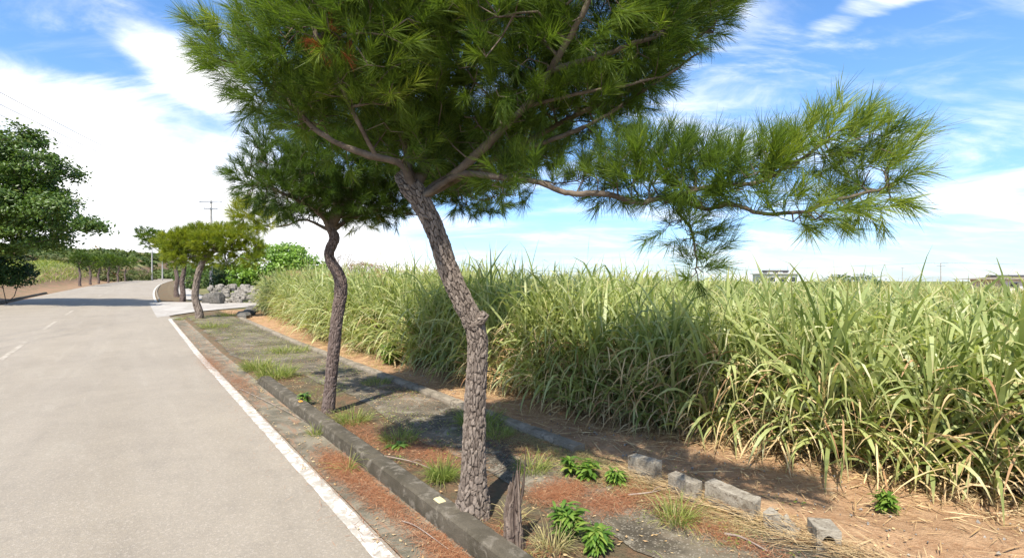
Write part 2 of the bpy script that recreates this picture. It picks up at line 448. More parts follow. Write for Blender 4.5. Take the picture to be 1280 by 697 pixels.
def make_paint():
    m, g = new_mat('worn_white_paint')
    wv = g.ss(g.noise(g.obj, 6.5, 8, .72, .3), .44, .54); edge = g.ss(g.noise(g.obj, 38, 5, .75), .53, .62)
    col = g.mix(g.math('MAXIMUM', g.math('MULTIPLY', wv, .75), g.math('MULTIPLY', edge, .7)), (.62, .60, .53), (.27, .24, .19))
    col = g.mix(g.ss(g.noise(g.obj, 1.3, 3), .45, .7, 0, .4), col, (.42, .39, .34))
    g.put(g.pb.inputs['Base Color'], col); g.pb.inputs['Roughness'].default_value = .7; bump(g, g.noise(g.obj, 110, 3), .4, .004)
    return m
M['paint'] = make_paint()
def make_faint():
    m, g = new_mat('faded_paint')
    a = g.ss(g.noise(g.obj, 3.5, 7, .7, .3), .40, .60)
    g.put(g.pb.inputs['Base Color'], g.mix(a, (.39, .345, .28), (.27, .232, .177))); g.pb.inputs['Roughness'].default_value = .8
    return m
M['faint'] = make_faint()
def make_ground():
    """red-brown earth near the field, litter and weeds on the verge, green-tan grass far away"""
    m, g = new_mat('earth')
    t_at = g.node('ShaderNodeAttribute', attribute_name='across').outputs['Fac']
    s_at = g.node('ShaderNodeAttribute', attribute_name='along_road').outputs['Fac']
    n1 = g.noise(g.obj, .7, 7, .65, .5); n2 = g.noise(g.obj, 4.5, 7, .7, .4); n3 = g.noise(g.obj, 38, 4, .75)
    soil = g.mix(g.ss(n2, .35, .65), (.30, .165, .085), (.44, .275, .155))
    soil = g.mix(g.ss(n1, .5, .66, 0, .7), soil, (.19, .105, .06))
    soil = g.mix(g.ss(n3, .35, .75, 0, .45), soil, (.50, .35, .21))
    litter = g.mix(g.ss(n2, .38, .60), (.12, .098, .058), (.20, .12, .068))
    litter = g.mix(g.ss(n3, .35, .7, 0, .5), litter, (.10, .08, .05))
    litter = g.mix(g.ss(g.noise(g.obj, 1.4, 5, .6), .45, .60, 0, .8), litter, (.13, .115, .075))
    litter = g.mix(g.ss(g.noise(g.obj, 9, 6, .75), .52, .62, 0, .5), litter, (.06, .05, .032))
    n4 = g.noise(g.obj, .12, 6, .6, .3)
    grassland = g.mix(g.ss(n4, .4, .6), (.11, .15, .042), (.22, .22, .085))
    grassland = g.mix(g.ss(g.noise(g.obj, 1.1, 6, .7), .45, .7, 0, .5), grassland, (.08, .11, .03))
    bankc = g.mix(g.ss(n1, .35, .6), (.30, .17, .11), (.20, .15, .085))
    col = g.mix(g.ss(t_at, 5.0, 5.35), litter, soil)
    col = g.mix(g.ss(s_at, 40, 44), col, g.mix(g.ss(t_at, 3.2, 12), litter, grassland))
    left = g.mix(g.ss(t_at, -19, -15.5), grassland, bankc)
    col = g.mix(g.ss(t_at, -7.9, -8.1), col, left)
    g.put(g.pb.inputs['Base Color'], col); g.pb.inputs['Roughness'].default_value = .95
    g.pb.inputs['Specular IOR Level'].default_value = .1
    bump(g, g.math('ADD', g.math('MULTIPLY', n2, 2.5), n3), .9, .03)
    return m
M['earth'] = make_ground()
def make_bark(name, plate, plate2, crack):
    m, g = new_mat(name)
    a = g.node('ShaderNodeAttribute', attribute_name='crack').outputs['Fac']; b = g.node('ShaderNodeAttribute', attribute_name='tint').outputs['Fac']
    n = g.noise(g.mapping(g.obj, (1, 1, .4)), 45, 5, .7)
    col = g.mix(b, plate, plate2); col = g.mix(g.ss(n, .35, .7, 0, .5), col, tuple(c*.55 for c in plate))
    col = g.mix(g.ss(a, -.02, .24, 1, 0), col, crack)
    g.put(g.pb.inputs['Base Color'], col); g.pb.inputs['Roughness'].default_value = .95; g.pb.inputs['Specular IOR Level'].default_value = .1
    bump(g, n, .8, .01)
    return m
M['bark'] = make_bark('pine_bark', (.140, .110, .088), (.28, .228, .185), (.038, .029, .023))
M['bark_dark'] = make_bark('dark_pine_bark', (.13, .095, .08), (.20, .155, .135), (.045, .032, .028))
M['branch'] = noise_mat('branch_bark', [(.105, .080, .060), (.20, .158, .12)], 5, .9, .6, .01, 60, spec=.1)
M['branch_pale'] = noise_mat('pale_branch', [(.24, .18, .145), (.36, .29, .24)], 5, .9, .6, .01, 60, spec=.1)
M['needle'] = foliage_mat('pine_needles', (.036, .072, .014), (.125, .19, .028), (.27, .33, .050), .45, .42)  # brightest tint stands in for brightly lit tufts
M['needle_yellow_lit'] = foliage_mat('yellow_green_needles', (.10, .15, .018), (.24, .28, .030), (.38, .38, .05), .45, .45)  # own colour of the yellow-green pines, painted sunlight on the second pine's clumps
M['needle_deep'] = foliage_mat('deep_green_needles', (.030, .062, .014), (.075, .125, .022), (.13, .18, .03), .36, .45)
M['needle_dead'] = foliage_mat('dead_needles', (.30, .09, .03), (.48, .17, .06), None, .25, .6)
M['litter'] = foliage_mat('needle_litter', (.19, .085, .045), (.37, .165, .085), (.48, .33, .20), .1, .8, spec=.1)
M['straw'] = foliage_mat('cane_straw', (.36, .24, .12), (.56, .43, .25), (.27, .15, .08), .15, .75, spec=.1)
M['cane'] = foliage_mat('cane_leaf', (.15, .20, .055), (.38, .43, .17), (.56, .57, .33), .42, .45, spec=.5, tipc=(.48, .42, .21))  # palest tone paints in the highlights on the leaves
M['cane_stem'] = foliage_mat('cane_stem', (.16, .15, .05), (.30, .24, .10), (.33, .20, .10), .1, .55)
M['plume'] = foliage_mat('seed_heads', (.38, .25, .15), (.50, .36, .22), None, .3, .8)
M['grass'] = foliage_mat('verge_grass', (.12, .18, .035), (.26, .30, .075), (.42, .39, .18), .4, .5, tipc=(.33, .30, .12))
M['drygrass'] = foliage_mat('dry_grass', (.26, .24, .10), (.40, .35, .17), (.48, .40, .22), .3, .7)
M['weed'] = foliage_mat('weed_leaf', (.07, .15, .022), (.15, .25, .04), (.26, .33, .07), .35, .42, spec=.4)
M['leaf_a'] = foliage_mat('broad_leaf', (.035, .075, .014), (.085, .145, .026), (.17, .21, .05), .32, .42, spec=.4)
M['leaf_b'] = foliage_mat('bright_bush_leaf', (.10, .19, .025), (.20, .33, .05), (.30, .40, .08), .35, .38, spec=.45)
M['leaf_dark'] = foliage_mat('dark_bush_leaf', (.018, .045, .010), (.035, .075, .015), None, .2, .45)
M['leaf_brown'] = foliage_mat('brown_scrub', (.17, .10, .06), (.27, .17, .10), (.17, .17, .06), .2, .7)
M['scrub'] = foliage_mat('mixed_scrub', (.05, .075, .02), (.12, .12, .045), (.20, .12, .07), .2, .65)
M['leaf_far'] = foliage_mat('far_wood_leaf', (.045, .075, .018), (.095, .125, .030), (.17, .12, .06), .2, .6)
M['trunk_brown'] = noise_mat('trunk_bark', [(.07, .055, .04), (.15, .12, .095)], 3, .9, .8, .03, 20)
M['pole'] = noise_mat('pole_concrete', [(.33, .32, .30), (.42, .40, .37)], 2, .8, .2, .01, 20)
M['wire'] = plain('cable_black', (.05, .05, .055), .5)
M['metal'] = plain('galvanised_steel', (.35, .36, .37), .4, .8)
M['white_wall'] = noise_mat('painted_wall', [(.66, .64, .60), (.55, .53, .49)], .8, .8, .1, .01, 10)
M['glass'] = plain('dark_window', (.03, .04, .05), .15)
M['roof_dark'] = plain('dark_roof', (.09, .085, .085), .6)
M['reflector'] = plain('cream_reflector', (.72, .62, .32), .35)
M['orange'] = plain('orange_reflector', (.75, .33, .05), .35)
M['wood_dead'] = make_bark('dead_wood', (.10, .072, .055), (.22, .17, .135), (.05, .035, .03))

# ------------------------------------------------------------------ ground, road, paving
def grid_st(s, t, z=0, wob=None):
    S, T_ = np.meshgrid(s, t, indexing='ij')
    if wob is not None: T_ = T_ + wob(S, T_)
    V = W_st(S, T_, z); n, m_ = len(s), len(t)
    i = np.arange(n-1)[:, None]*m_; j = np.arange(m_-1)[None]
    F = np.stack([i+j, i+j+1, i+m_+j+1, i+m_+j], -1).reshape(-1, 4)
    return V.reshape(-1, 3), F[:, ::-1], S.ravel(), T_.ravel()
S_ALL = np.concatenate([[-300, -150, -80, -40, -20], np.arange(-12, 16, .25), np.arange(16, 45, .5), np.arange(45, 260, 2.5), np.arange(260, 700, 12), np.arange(700, 2600, 150)])
T_ALL = np.concatenate([np.array([-1500, -1000, -700, -500, -400]), -np.geomspace(340, 10, 60), [-9, -8.45, -8, -5, -2, 0, 1, 1.6, 2.0], np.arange(2.2, 8.2, .1), np.geomspace(8.4, 300, 50), [400, 600, 900, 1300, 2000]])
V, F, Sg, Tg = grid_st(S_ALL, T_ALL)
rough = (fbm(np.stack([V[:, 0]*2.2+500, V[:, 1]*2.2+500], 1), 3)-.47)*.10
rough *= (sst(5.25, 5.6, Tg)*(1-sst(30, 60, Tg)) + .35*sst(2.7, 2.9, Tg)*(1-sst(3.4, 3.6, Tg))*(1-sst(34, 38, Sg)))*(np.abs(Sg-46) > 9)
V[:, 2] += rough
V[(Tg > -8.4) & (Tg < 1.95), 2] -= .05
tag(mesh_np('ground', V, F, M['earth'], attrs={'across': Tg, 'along_road': Sg}, smooth=True), kind='structure')
s_road = S_ALL[(S_ALL > -45) & (S_ALL < 300)]
V, F, _, _ = grid_st(s_road, np.array([-8.45, -6, -3.2, -1, 1.0, 1.95]), .012)
tag(mesh_np('road', V, F, M['asphalt'], smooth=True), kind='structure')
# side road: mouth flares to the main road, narrows to a lane
def side_poly():
    rows = []
    for k, t in enumerate([1.3, 1.9, 2.2, 2.8, 3.6, 5, 7, 9, 12, 18, 30, 60]):
        a = np.interp(t, [1.3, 2.2, 3.6, 9, 12, 60], [37.2, 38.2, 40.8, 46.3, 47.3, 54])
        b = np.interp(t, [1.3, 3, 9, 12, 60], [56.8, 55.6, 51.6, 51.4, 58])
        ss_ = np.linspace(a, b, 9); rows.append(W_st(ss_, np.full(9, t), .055 if t > 2 else .018))
    V = np.array(rows).reshape(-1, 3); n, m_ = len(rows), 9
    i = np.arange(n-1)[:, None]*m_; j = np.arange(m_-1)[None]
    return V, np.stack([i+j, i+j+1, i+m_+j+1, i+m_+j], -1).reshape(-1, 4)
V, F = side_poly(); tag(mesh_np('side_road', V, F, M['concrete_road'], smooth=True), kind='structure')
def wobf(amp, fr, sd): return lambda S, T_: (fbm(np.stack([S*fr+90, T_*0+sd], -1), sd)-.47)*amp*2
V, F, _, _ = grid_st(np.arange(-12, 37.1, .25), np.array([1.96, 2.1, 2.3, 2.42, 2.50]), .012)
tag(mesh_np('gutter', V, F, M['gutter'], smooth=True), kind='structure')
V, F, _, _ = grid_st(np.arange(-12, 37.1, .25), np.array([3.62, 4.0, 4.4, 4.92]), .012, lambda S, T_: np.where(T_ < 3.8, 1, .0)*((fbm(np.stack([S*1.3+90, T_*0], -1), 4)-.47)*.5 - .9*sst(13.4, 15, S)))
tag(mesh_np('sidewalk', V, F, M['walk'], smooth=True), kind='structure')
V, F, _, _ = grid_st(np.arange(59, 150, 1.), np.array([4.4, 5.5, 6.4]), .014)
tag(mesh_np('far_sidewalk', V, F, M['concrete_road'], smooth=True), kind='structure')
# painted lines
s_l = np.arange(-12, 36.6, .2)
def hook(S, T_): return sst(35.2, 36.6, S)*.5 + (fbm(np.stack([S*5, T_*40], -1), 9)-.47)*.03
V, F, _, _ = grid_st(s_l, np.array([1.755, 1.92]), .0165, hook)
tag(mesh_np('edge_line', V, F, M['paint'], smooth=True), kind='structure')
V, F, _, _ = grid_st(np.arange(57.5, 205, 2.5), np.array([1.72, 1.92]), .017)
tag(mesh_np('edge_line', V, F, M['paint'], smooth=True), kind='structure')
V, F, _, _ = grid_st(np.arange(30, 205, 2.5), np.array([-8.22, -8.04]), .017)
tag(mesh_np('edge_line', V, F, M['faint'], smooth=True), kind='structure')
ps = []
for k, s0 in enumerate(np.arange(-8, 190, 10.)):
    V, F, _, _ = grid_st(np.linspace(s0, s0+5, 6), np.array([-3.27, -3.12]), .0165); ps.append((V, F))
V, F = merge(ps); tag(mesh_np('centre_line', V, F, M['faint']), kind='structure')

# ------------------------------------------------------------------ kerbs, edging, blocks
def kerb_run(name, s0, s1, t0, wid, h, mat, label, cat='kerb', step=.08, rough_=.006, base=-.15, endround=True, joint=2.0, zline=None):
    s = np.arange(s0, s1+step, step); n = len(s)
    prof = np.array([[0, base], [0, .35*h], [.015, .86*h], [.04, .97*h], [.5*wid, h], [wid-.03, .98*h], [wid, .88*h], [wid, base]])
    S = np.repeat(s[:, None], len(prof), 1); O = np.repeat(prof[None], n, 0)
    P = W_st(S, np.full_like(S, t0+wid/2))
    z0 = P[..., 2] if zline is None else np.full_like(P[..., 2], zline)
    nz = (fbm(np.stack([S*9+O[..., 0]*60, O[..., 1]*40+O[..., 0]*30], -1), 5)-.47)
    jt = np.abs(((S+.6) % joint)-joint/2) < .045
    hh = O[..., 1] + nz*rough_*2*(O[..., 1] > 0) - jt*.022*(O[..., 1] > 0)
    if endround: hh = np.where(O[..., 1] > 0, hh*np.sqrt(np.clip((s1-S)/.25, .04, 1)), hh)
    tt = t0 + O[..., 0] + nz*rough_*1.5
    B = W_st(S, tt); V = np.stack([B[..., 0], B[..., 1], z0+hh], -1)
    m_ = len(prof); i = np.arange(n-1)[:, None]*m_; j = np.arange(m_-1)[None]
    F = np.stack([i+j, i+j+1, i+m_+j+1, i+m_+j], -1).reshape(-1, 4)
    caps = np.array([[0, 1, 2, 7], [2, 3, 6, 7], [3, 4, 5, 6]]); capsb = caps[:, ::-1] + (n-1)*m_
    o = mesh_np(name, V.reshape(-1, 3), [np.vstack([F, caps, capsb])], mat, smooth=False, loc=tuple(V[n//2, 0]))
    return tag(o, label, cat)
kerb_run('concrete_kerb', -8, 13.6, 2.46, .24, .22, M['kerb'], rough_=.004, label= 'long mossy dark concrete kerb beside the white edge line under the two nearest pines', zline=0)
kerb_run('edging_kerb', 5.2, 33, 4.95, .22, .10, M['edging'], 'low weathered concrete edging between the dark sidewalk and the red soil', rough_=.014, step=.12)
kerb_run('roadside_kerb', 57.5, 120, 2.05, .16, .12, M['edging'], 'pale kerb past the side road mouth beneath the far roadside pines', step=1., rough_=.004)
kerb_run('bank_kerb', 34, 84, -9.05, .2, .22, M['kerb'], 'dark low kerb at the foot of the red bank under the big broadleaf tree', step=.6, rough_=.02)
def block(px, py, rz, size, label, tilt=(0, 0), hollow=False, sink=.02, broken=False, st=None):
    p = G(px, py) if st is None else W_st(*st)
    L_, D_, Hh = size
    if hollow:   # two-hole block on its side: a ring profile extruded
        segs = []
        seg = 20; th = np.linspace(0, 2*np.pi, seg, endpoint=False)
        out = np.stack([np.clip(np.cos(th)*1.6, -1, 1)*D_/2, np.clip(np.sin(th)*1.6, -1, 1)*Hh/2], 1)
        inn = np.stack([np.cos(th)*D_*.26, np.sin(th)*Hh*.26], 1)
        V = []
        for x in (-L_/2, L_/2):
            for ring in (out, inn):
                for q in ring: V.append([x, q[0], q[1]+Hh/2])
        V = np.array(V); j = np.arange(seg); j2 = (j+1) % seg
        F = np.vstack([np.stack([j, j2, 2*seg+j2, 2*seg+j], 1)[:, ::-1], np.stack([seg+j, seg+j2, 3*seg+j2, 3*seg+j], 1),
                       np.stack([j, j2, seg+j2, seg+j], 1), np.stack([2*seg+j, 2*seg+j2, 3*seg+j2, 3*seg+j], 1)[:, ::-1]])
        Fs = [F]
    else:
        V, Fs = box((0, 0, Hh/2), (L_, D_, Hh), 0, .012)
        # subdivide by hand: dense grid box surface so the rim can look chipped
        nx, ny, nz_ = 22, 8, 10
        pts = []; fc = []
        def face(o, a, b, na, nb):
            base = len(pts)
            for i in range(na+1):
                for j in range(nb+1): pts.append(o + a*i/na + b*j/nb)
            for i in range(na):
                for j in range(nb): q = base+i*(nb+1)+j; fc.append([q, q+nb+1, q+nb+2, q+1])
        o0 = np.array([-L_/2, -D_/2, 0.]); ax, ay, az_ = np.array([L_, 0, 0.]), np.array([0, D_, 0.]), np.array([0, 0, Hh])
        face(o0, ax, az_, nx, nz_); face(o0+ay+ax, -ax, az_, nx, nz_); face(o0+ax, ay, az_, ny, nz_); face(o0+ay, -ay, az_, ny, nz_); face(o0+az_, ax, ay, nx, ny)
        V = np.array(pts); Fs = [np.array(fc)]
        c = np.array([0, 0, Hh/2]); h = np.array([L_, D_, Hh])/2
        q = np.clip((V-c)/h, -1, 1); e = np.sort(np.abs(q), 1)[:, 1]      # nearness to an edge
        nn = fbm(V[:, :2]*14+V[:, 2:]*9+40+px, 6)
        V = c + (V-c)*(1-(sst(.75, 1, e)*(.02+.14*np.clip(nn-.45, 0, 1)))[:, None])
        if broken: V[:, 2] -= sst(.3, 1, V[:, 2]/Hh)*Hh*.45*sst(.1, .9, (V[:, 0]/L_+.5) + (nn-.5)*1.4)
    c_, s_ = math.cos(rz), math.sin(rz)
    V[:, 2] += V[:, 0]*tilt[0] + V[:, 1]*tilt[1]
    V = np.stack([V[:, 0]*c_-V[:, 1]*s_+p[0], V[:, 0]*s_+V[:, 1]*c_+p[1], V[:, 2]+p[2]-sink], 1)
    o = mesh_np('concrete_block', V, Fs, M['block'], loc=tuple(p)); return tag(o, label, 'concrete block', 'broken blocks along the soil edge')
rd = math.atan2(dS[1], dS[0]); 
block(806, 598, rd+math.pi+.05, (.40, .15, .27), 'upright grey block with a chipped top, farthest of the loose blocks by the soil', (.03, .05), sink=.02)
block(856, 622, rd+math.pi-.1, (.37, .13, .25), 'pale flat-faced block between the chipped block and the long stained block', (0, .1), sink=.02)
block(915, 640, rd+math.pi-.02, (.54, .17, .26), 'longest stained block in the middle of the loose block row', (-.05, .05), sink=.02)
block(978, 664, rd+math.pi+.1, (.30, .18, .20), 'small broken block sunk in straw next to the hollow block', (-.1, .0), sink=.05, broken=True)
block(1030, 682, R(78), (.24, .20, .22), 'hollow block with a round hole showing, nearest of the loose blocks', (0, 0), True, .02)
# reflective studs on the kerb
def stud(px, py, mat, label, s=(.13, .085, .022)):
    Yv = (CAMH-.22)*640/(py-350); x = (px-640)/640*Yv; s_, t_ = to_st(x, Yv)
    P = W_st(s_, 2.58); V, F = box((P[0], P[1], .22+.004), s, rd, .006, 0, .2)
    o = mesh_np('kerb_reflector', V, F, mat, loc=(P[0], P[1], .2)); tag(o, label, 'reflector', 'reflectors on the kerb')
stud(543, 626, M['reflector'], 'cream square reflector on the kerb top in front of the nearest pine')
stud(362, 503, M['orange'], 'small orange reflector on the kerb top beside the second pine', (.10, .07, .02))

# ------------------------------------------------------------------ tree builders
def bark_tube(C, r, seg, cw=.055, chh=.095, depth=.012, seed=0):
    n = len(C); Ls = np.concatenate([[0], np.cumsum(np.linalg.norm(np.diff(C, axis=0), axis=1))])
    per = max(5, int(round(2*np.pi*np.mean(r[:max(3, n//2)])/cw)))
    th = np.arange(seg)/seg*per
    U = np.stack(np.broadcast_arrays(th[None, :], (Ls/chh)[:, None]), -1).astype(float)
    wp = vnoise(U*np.array([1.0, 1.3])+17, seed+5)-.5
    U2 = U.copy(); U2[..., 1] += wp*.9
    f, ids = cells(U2, per, seed)
    f = f + (fbm(U*2.7+9, seed+7)-.47)*.22
    d = sst(-.02, .26, f)*depth + (ids-.5)*depth*.7
    d += (fbm(U*4.1, seed+2)-.47)*depth*1.2
    aa = np.arange(seg)/seg*2*np.pi
    flare = np.exp(-Ls/.16)[:, None]*(.16*np.cos(3*aa+seed)+.10*np.cos(5*aa+1.3*seed))[None]*r[:, None] if seg > 20 else 0
    V, Fs = loft(C, r, seg, d-depth*.6+flare)
    cr = np.concatenate([f.ravel(), [0.1, 0.1]]); ti = np.concatenate([ids.ravel(), [.5, .5]])
    return V, Fs, cr, ti
def sample_blobs(blobs, n, shell=.45):
    vol = np.array([b[1][0]*b[1][1]*b[1][2]*(b[2] if len(b) > 2 else 1) for b in blobs]); pick = rng.choice(len(blobs), n, p=vol/vol.sum())
    d = norm(rng.normal(size=(n, 3))); rad = (shell**3 + (1-shell**3)*rng.random(n))**(1/3)
    c = np.array([b[0] for b in blobs])[pick]; r = np.array([b[1] for b in blobs])[pick]
    return c + d*r*rad[:, None], norm(d/r*r.mean(axis=1, keepdims=True))
def thin(P, dmin):
    """greedy spacing with a hash grid"""
    keep = []; grid = {}
    for k, p in enumerate(P):
        c = tuple((p//dmin).astype(int)); ok = True
        for a in (-1, 0, 1):
            for b in (-1, 0, 1):
                for e in (-1, 0, 1):
                    for q in grid.get((c[0]+a, c[1]+b, c[2]+e), ()):
                        if np.sum((P[q]-p)**2) < dmin*dmin: ok = False; break
        if ok: keep.append(k); grid.setdefault(c, []).append(k)
    return np.array(keep)
def grow(seeds, seed_r, targets, alpha=.25, seg=.28, wander=.05, tip_r=.0035):
    """join every target to the nearest branch node; returns nodes, parents, radii, target node ids"""
    T_ = len(targets); cap = len(seeds) + T_*8 + 10
    P = np.zeros((cap, 3)); par = np.full(cap, -1); pl_ = np.zeros(cap); n = len(seeds)
    P[:n] = seeds
    if seed_r is not None: par[:n] = seed_r
    dmin = np.array([np.min(np.linalg.norm(seeds-t, axis=1)) for t in targets])
    ids = np.zeros(T_, int)
    for k in np.argsort(dmin):
        t = targets[k]; d = np.linalg.norm(P[:n]-t, axis=1); j = int(np.argmin(d + alpha*pl_[:n]))
        L_ = d[j]; m_ = min(7, max(1, int(L_/seg))); a = P[j].copy(); prev = j
        for q in range(1, m_+1):
            u = q/m_; p = a + (t-a)*u
            if q < m_: p = p + rng.normal(0, wander, 3)*math.sqrt(L_) + np.array([0, 0, -.06*L_*math.sin(u*math.pi)])
            P[n] = p; par[n] = prev; pl_[n] = pl_[prev] + L_/m_; prev = n; n += 1
        ids[k] = prev
    P = P[:n]; par = par[:n]; a2 = np.zeros(n); leaf = np.ones(n, bool); leaf[par[par >= 0]] = False
    a2[leaf] = tip_r**2.2
    for k in range(n-1, -1, -1):
        if par[k] >= 0: a2[par[k]] += a2[k]
    r = a2**(1/2.2)
    return P, par, r, ids
def tubes_from(P, par, r, rmax, sides=5):
    k = np.nonzero(par >= 0)[0]; a = P[par[k]]; b = P[k]
    ra = np.minimum(r[par[k]], rmax); rb = np.minimum(r[k], rmax); ra = np.minimum(ra, rb*1.6)
    d = norm(b-a); ref = np.where(np.abs(d[:, 2:3]) > .9, np.array([[1., 0, 0]]), np.array([[0, 0, 1.]]))
    u = norm(np.cross(d, ref)); v = np.cross(d, u); th = np.arange(sides)/sides*2*np.pi
    ring = np.cos(th)[None, :, None]*u[:, None] + np.sin(th)[None, :, None]*v[:, None]
    V = np.stack([a[:, None]-d[:, None]*.3*ra[:, None, None]+ring*ra[:, None, None], b[:, None]+ring*rb[:, None, None]], 1).reshape(-1, 3)
    i = (np.arange(len(k))*2*sides)[:, None]; j = np.arange(sides)[None]; j2 = (j+1) % sides
    return V, np.stack([i+j, i+j2, i+sides+j2, i+sides+j], -1).reshape(-1, 4)
def needles(P, D, SL, NL, n, width, ang=(20, 54), K=2, tint=None, droop=.15):
    """bottle-brush shoots: P base, D axis, SL shoot length, NL needle length, n per shoot"""
    N = len(P); u = rng.random((N, n))**.8
    base = P[:, None] + D[:, None]*(u*SL[:, None])[..., None]
    ref = norm(np.cross(D, rng.normal(size=(N, 3)))); bi = np.cross(D, ref)
    th = rng.random((N, n))*2*np.pi; a = np.radians(ang[0] + (ang[1]-ang[0])*rng.random((N, n))*(1-.55*u))
    dirs = D[:, None]*np.cos(a)[..., None] + (ref[:, None]*np.cos(th)[..., None]+bi[:, None]*np.sin(th)[..., None])*np.sin(a)[..., None]
    if tint is None: tint = rng.random(N)
    tt = np.clip(np.repeat(tint, n) + rng.normal(0, .12, N*n), 0, 1)
    return ribbons(base.reshape(-1, 3), dirs.reshape(-1, 3), np.repeat(NL, n)*(.7+.45*rng.random(N*n)), width, droop, K, tint=tt,
                   prof=lambda v: 1-.75*v**2, side=norm(np.cross(dirs.reshape(-1, 3), rng.normal(size=(N*n, 3)))))
def pine(label, base, trunk, limbs, blobs, nshoot, npn, nl=.15, sl=.16, wid=.003, dmin=.12, mats=('bark', 'branch', 'needle'),
         seg=96, rings=260, group=None, cat='pine tree', shell=.45, alpha=.25, seedn=0, tuft_up=.5, limb_r=None, dead=None, tbias=None, dbias=None, extra=None, under=0.0, K=2, cw=.040, ch_=.085, bdepth=.012, holes=0.0):
    """trunk: rows (x,y,z,r); limbs: list of (points, r0, r1)"""
    root = empty('pine_tree', tuple(base), label, cat, group)
    tr = catmull(np.array(trunk, float), rings)
    V, Fs, cr, ti = bark_tube(tr[:, :3], tr[:, 3], seg, cw, ch_, bdepth, seedn)
    part('trunk', V, Fs, M[mats[0]], root, {'crack': cr, 'tint': ti}, smooth=False)
    seeds = [tr[int(rings*.93), :3], tr[-1, :3]]; sp_ = [-1, 0]
    for (pts, r0, r1) in limbs:
        n = max(12, len(pts)*10); C = catmull(pts, n); C += np.cumsum(rng.normal(0, .006, C.shape), 0)*np.linspace(0, 1, n)[:, None]
        rr = np.linspace(r0, r1, n)*(1+.08*np.sin(np.linspace(0, 21, n)))
        V, Fs = loft(C, rr, 10, (rng.random((n, 10))-.5)*rr[:, None]*.18)
        part('limb', V, Fs, M[mats[1]], root, smooth=True)
        ns_ = len(C[2::2]); near_ = int(np.argmin([np.linalg.norm(np.array(q_)-C[0]) for q_ in seeds])); sp_ += [near_ if q == 0 else len(seeds)+q-1 for q in range(ns_)]; seeds += list(C[2::2])
    seeds = np.array(seeds)
    T_, out = sample_blobs(blobs, nshoot*3, shell)
    if holes > 0:
        hz = fbm(np.stack([T_[:, 0]*1.7+T_[:, 1]*.9+50, T_[:, 2]*2.0+T_[:, 1]*.7+50], 1), 21+seedn); m_ = hz > np.quantile(hz, holes); T_, out = T_[m_], out[m_]
    if under > 0:
        m_ = ~((out[:, 2] < .05) & (rng.random(len(T_)) < under) & (T_[:, 0] < 1.0) & (T_[:, 0] > base[0]-1.6)); T_, out = T_[m_], out[m_]
    kp = thin(T_, dmin)[:nshoot]; T_, out = T_[kp], out[kp]
    P, par, r, ids = grow(seeds, sp_, T_, alpha)
    V, F = tubes_from(P, par, r, .022)
    part('branches', V, F, M[mats[1]], root, smooth=True)
    D = norm(norm(T_-P[par[ids]])*.55 + out*.45 + np.array([0, 0, tuft_up]) + rng.normal(0, .22, T_.shape))
    if dbias is not None: D = norm(D + dbias(T_))
    tint = np.clip(.25 + .5*fbm(T_[:, [0, 2]]*2+T_[:, [1, 1]]+30, 3) + rng.normal(0, .16, len(T_)), 0, 1)
    if tbias is not None: tint = np.clip(tint + tbias(T_), 0, 1)
    SL = sl*(.7+.6*rng.random(len(T_)))
    rb = [needles(T_, D, SL, np.full(len(T_), nl)*(.85+.3*rng.random(len(T_))), npn, wid, K=K, tint=tint)]
    # a second, half-bare whorl a little behind each shoot tip
    m_ = rng.random(len(T_)) < .6; pp = P[par[ids]][m_]; tt_ = T_[m_]; q = tt_ + (pp-tt_)*.35
    rb.append(needles(q, norm(D[m_]+rng.normal(0, .5, (m_.sum(), 3))), SL[m_]*.7, np.full(m_.sum(), nl), max(6, npn//2), wid, K=K, tint=tint[m_]*.8))
    V, F, t, u = cat_ribbons(rb)
    part('crown', V, F, M[mats[2]], root, {'tint': t, 'along': u})
    if extra is not None:
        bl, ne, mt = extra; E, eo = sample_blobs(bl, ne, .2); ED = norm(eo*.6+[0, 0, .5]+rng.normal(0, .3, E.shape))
        V, F, t, u = needles(E, ED, np.full(ne, sl), np.full(ne, nl), npn, wid, K=K); part('crown', V, F, M[mt], root, {'tint': t, 'along': u}, label='low needle clump coloured yellow-green to look sunlit')  # yellower needles carry the sunlit look of these clumps
    if dead is not None:
        dp = np.array(dead) + rng.normal(0, .07, (9, 3)); dd = norm(rng.normal(size=(9, 3))+[0, 0, -.3])
        V, F, t, u = needles(dp, dd, np.full(9, .1), np.full(9, .12), 50, wid, K=K)
        part('dead_needles', V, F, M['needle_dead'], root, {'tint': t, 'along': u}, label='rust red dead needle clump')
    return root
def xyzr(l): return [tuple(at(px, py, Yd))+(r,) for px, py, Yd, r in l]
def B(px, py, Yd, rx, ry, rz, wgt=1): return (at(px, py, Yd), np.array([rx, ry, rz]), wgt)

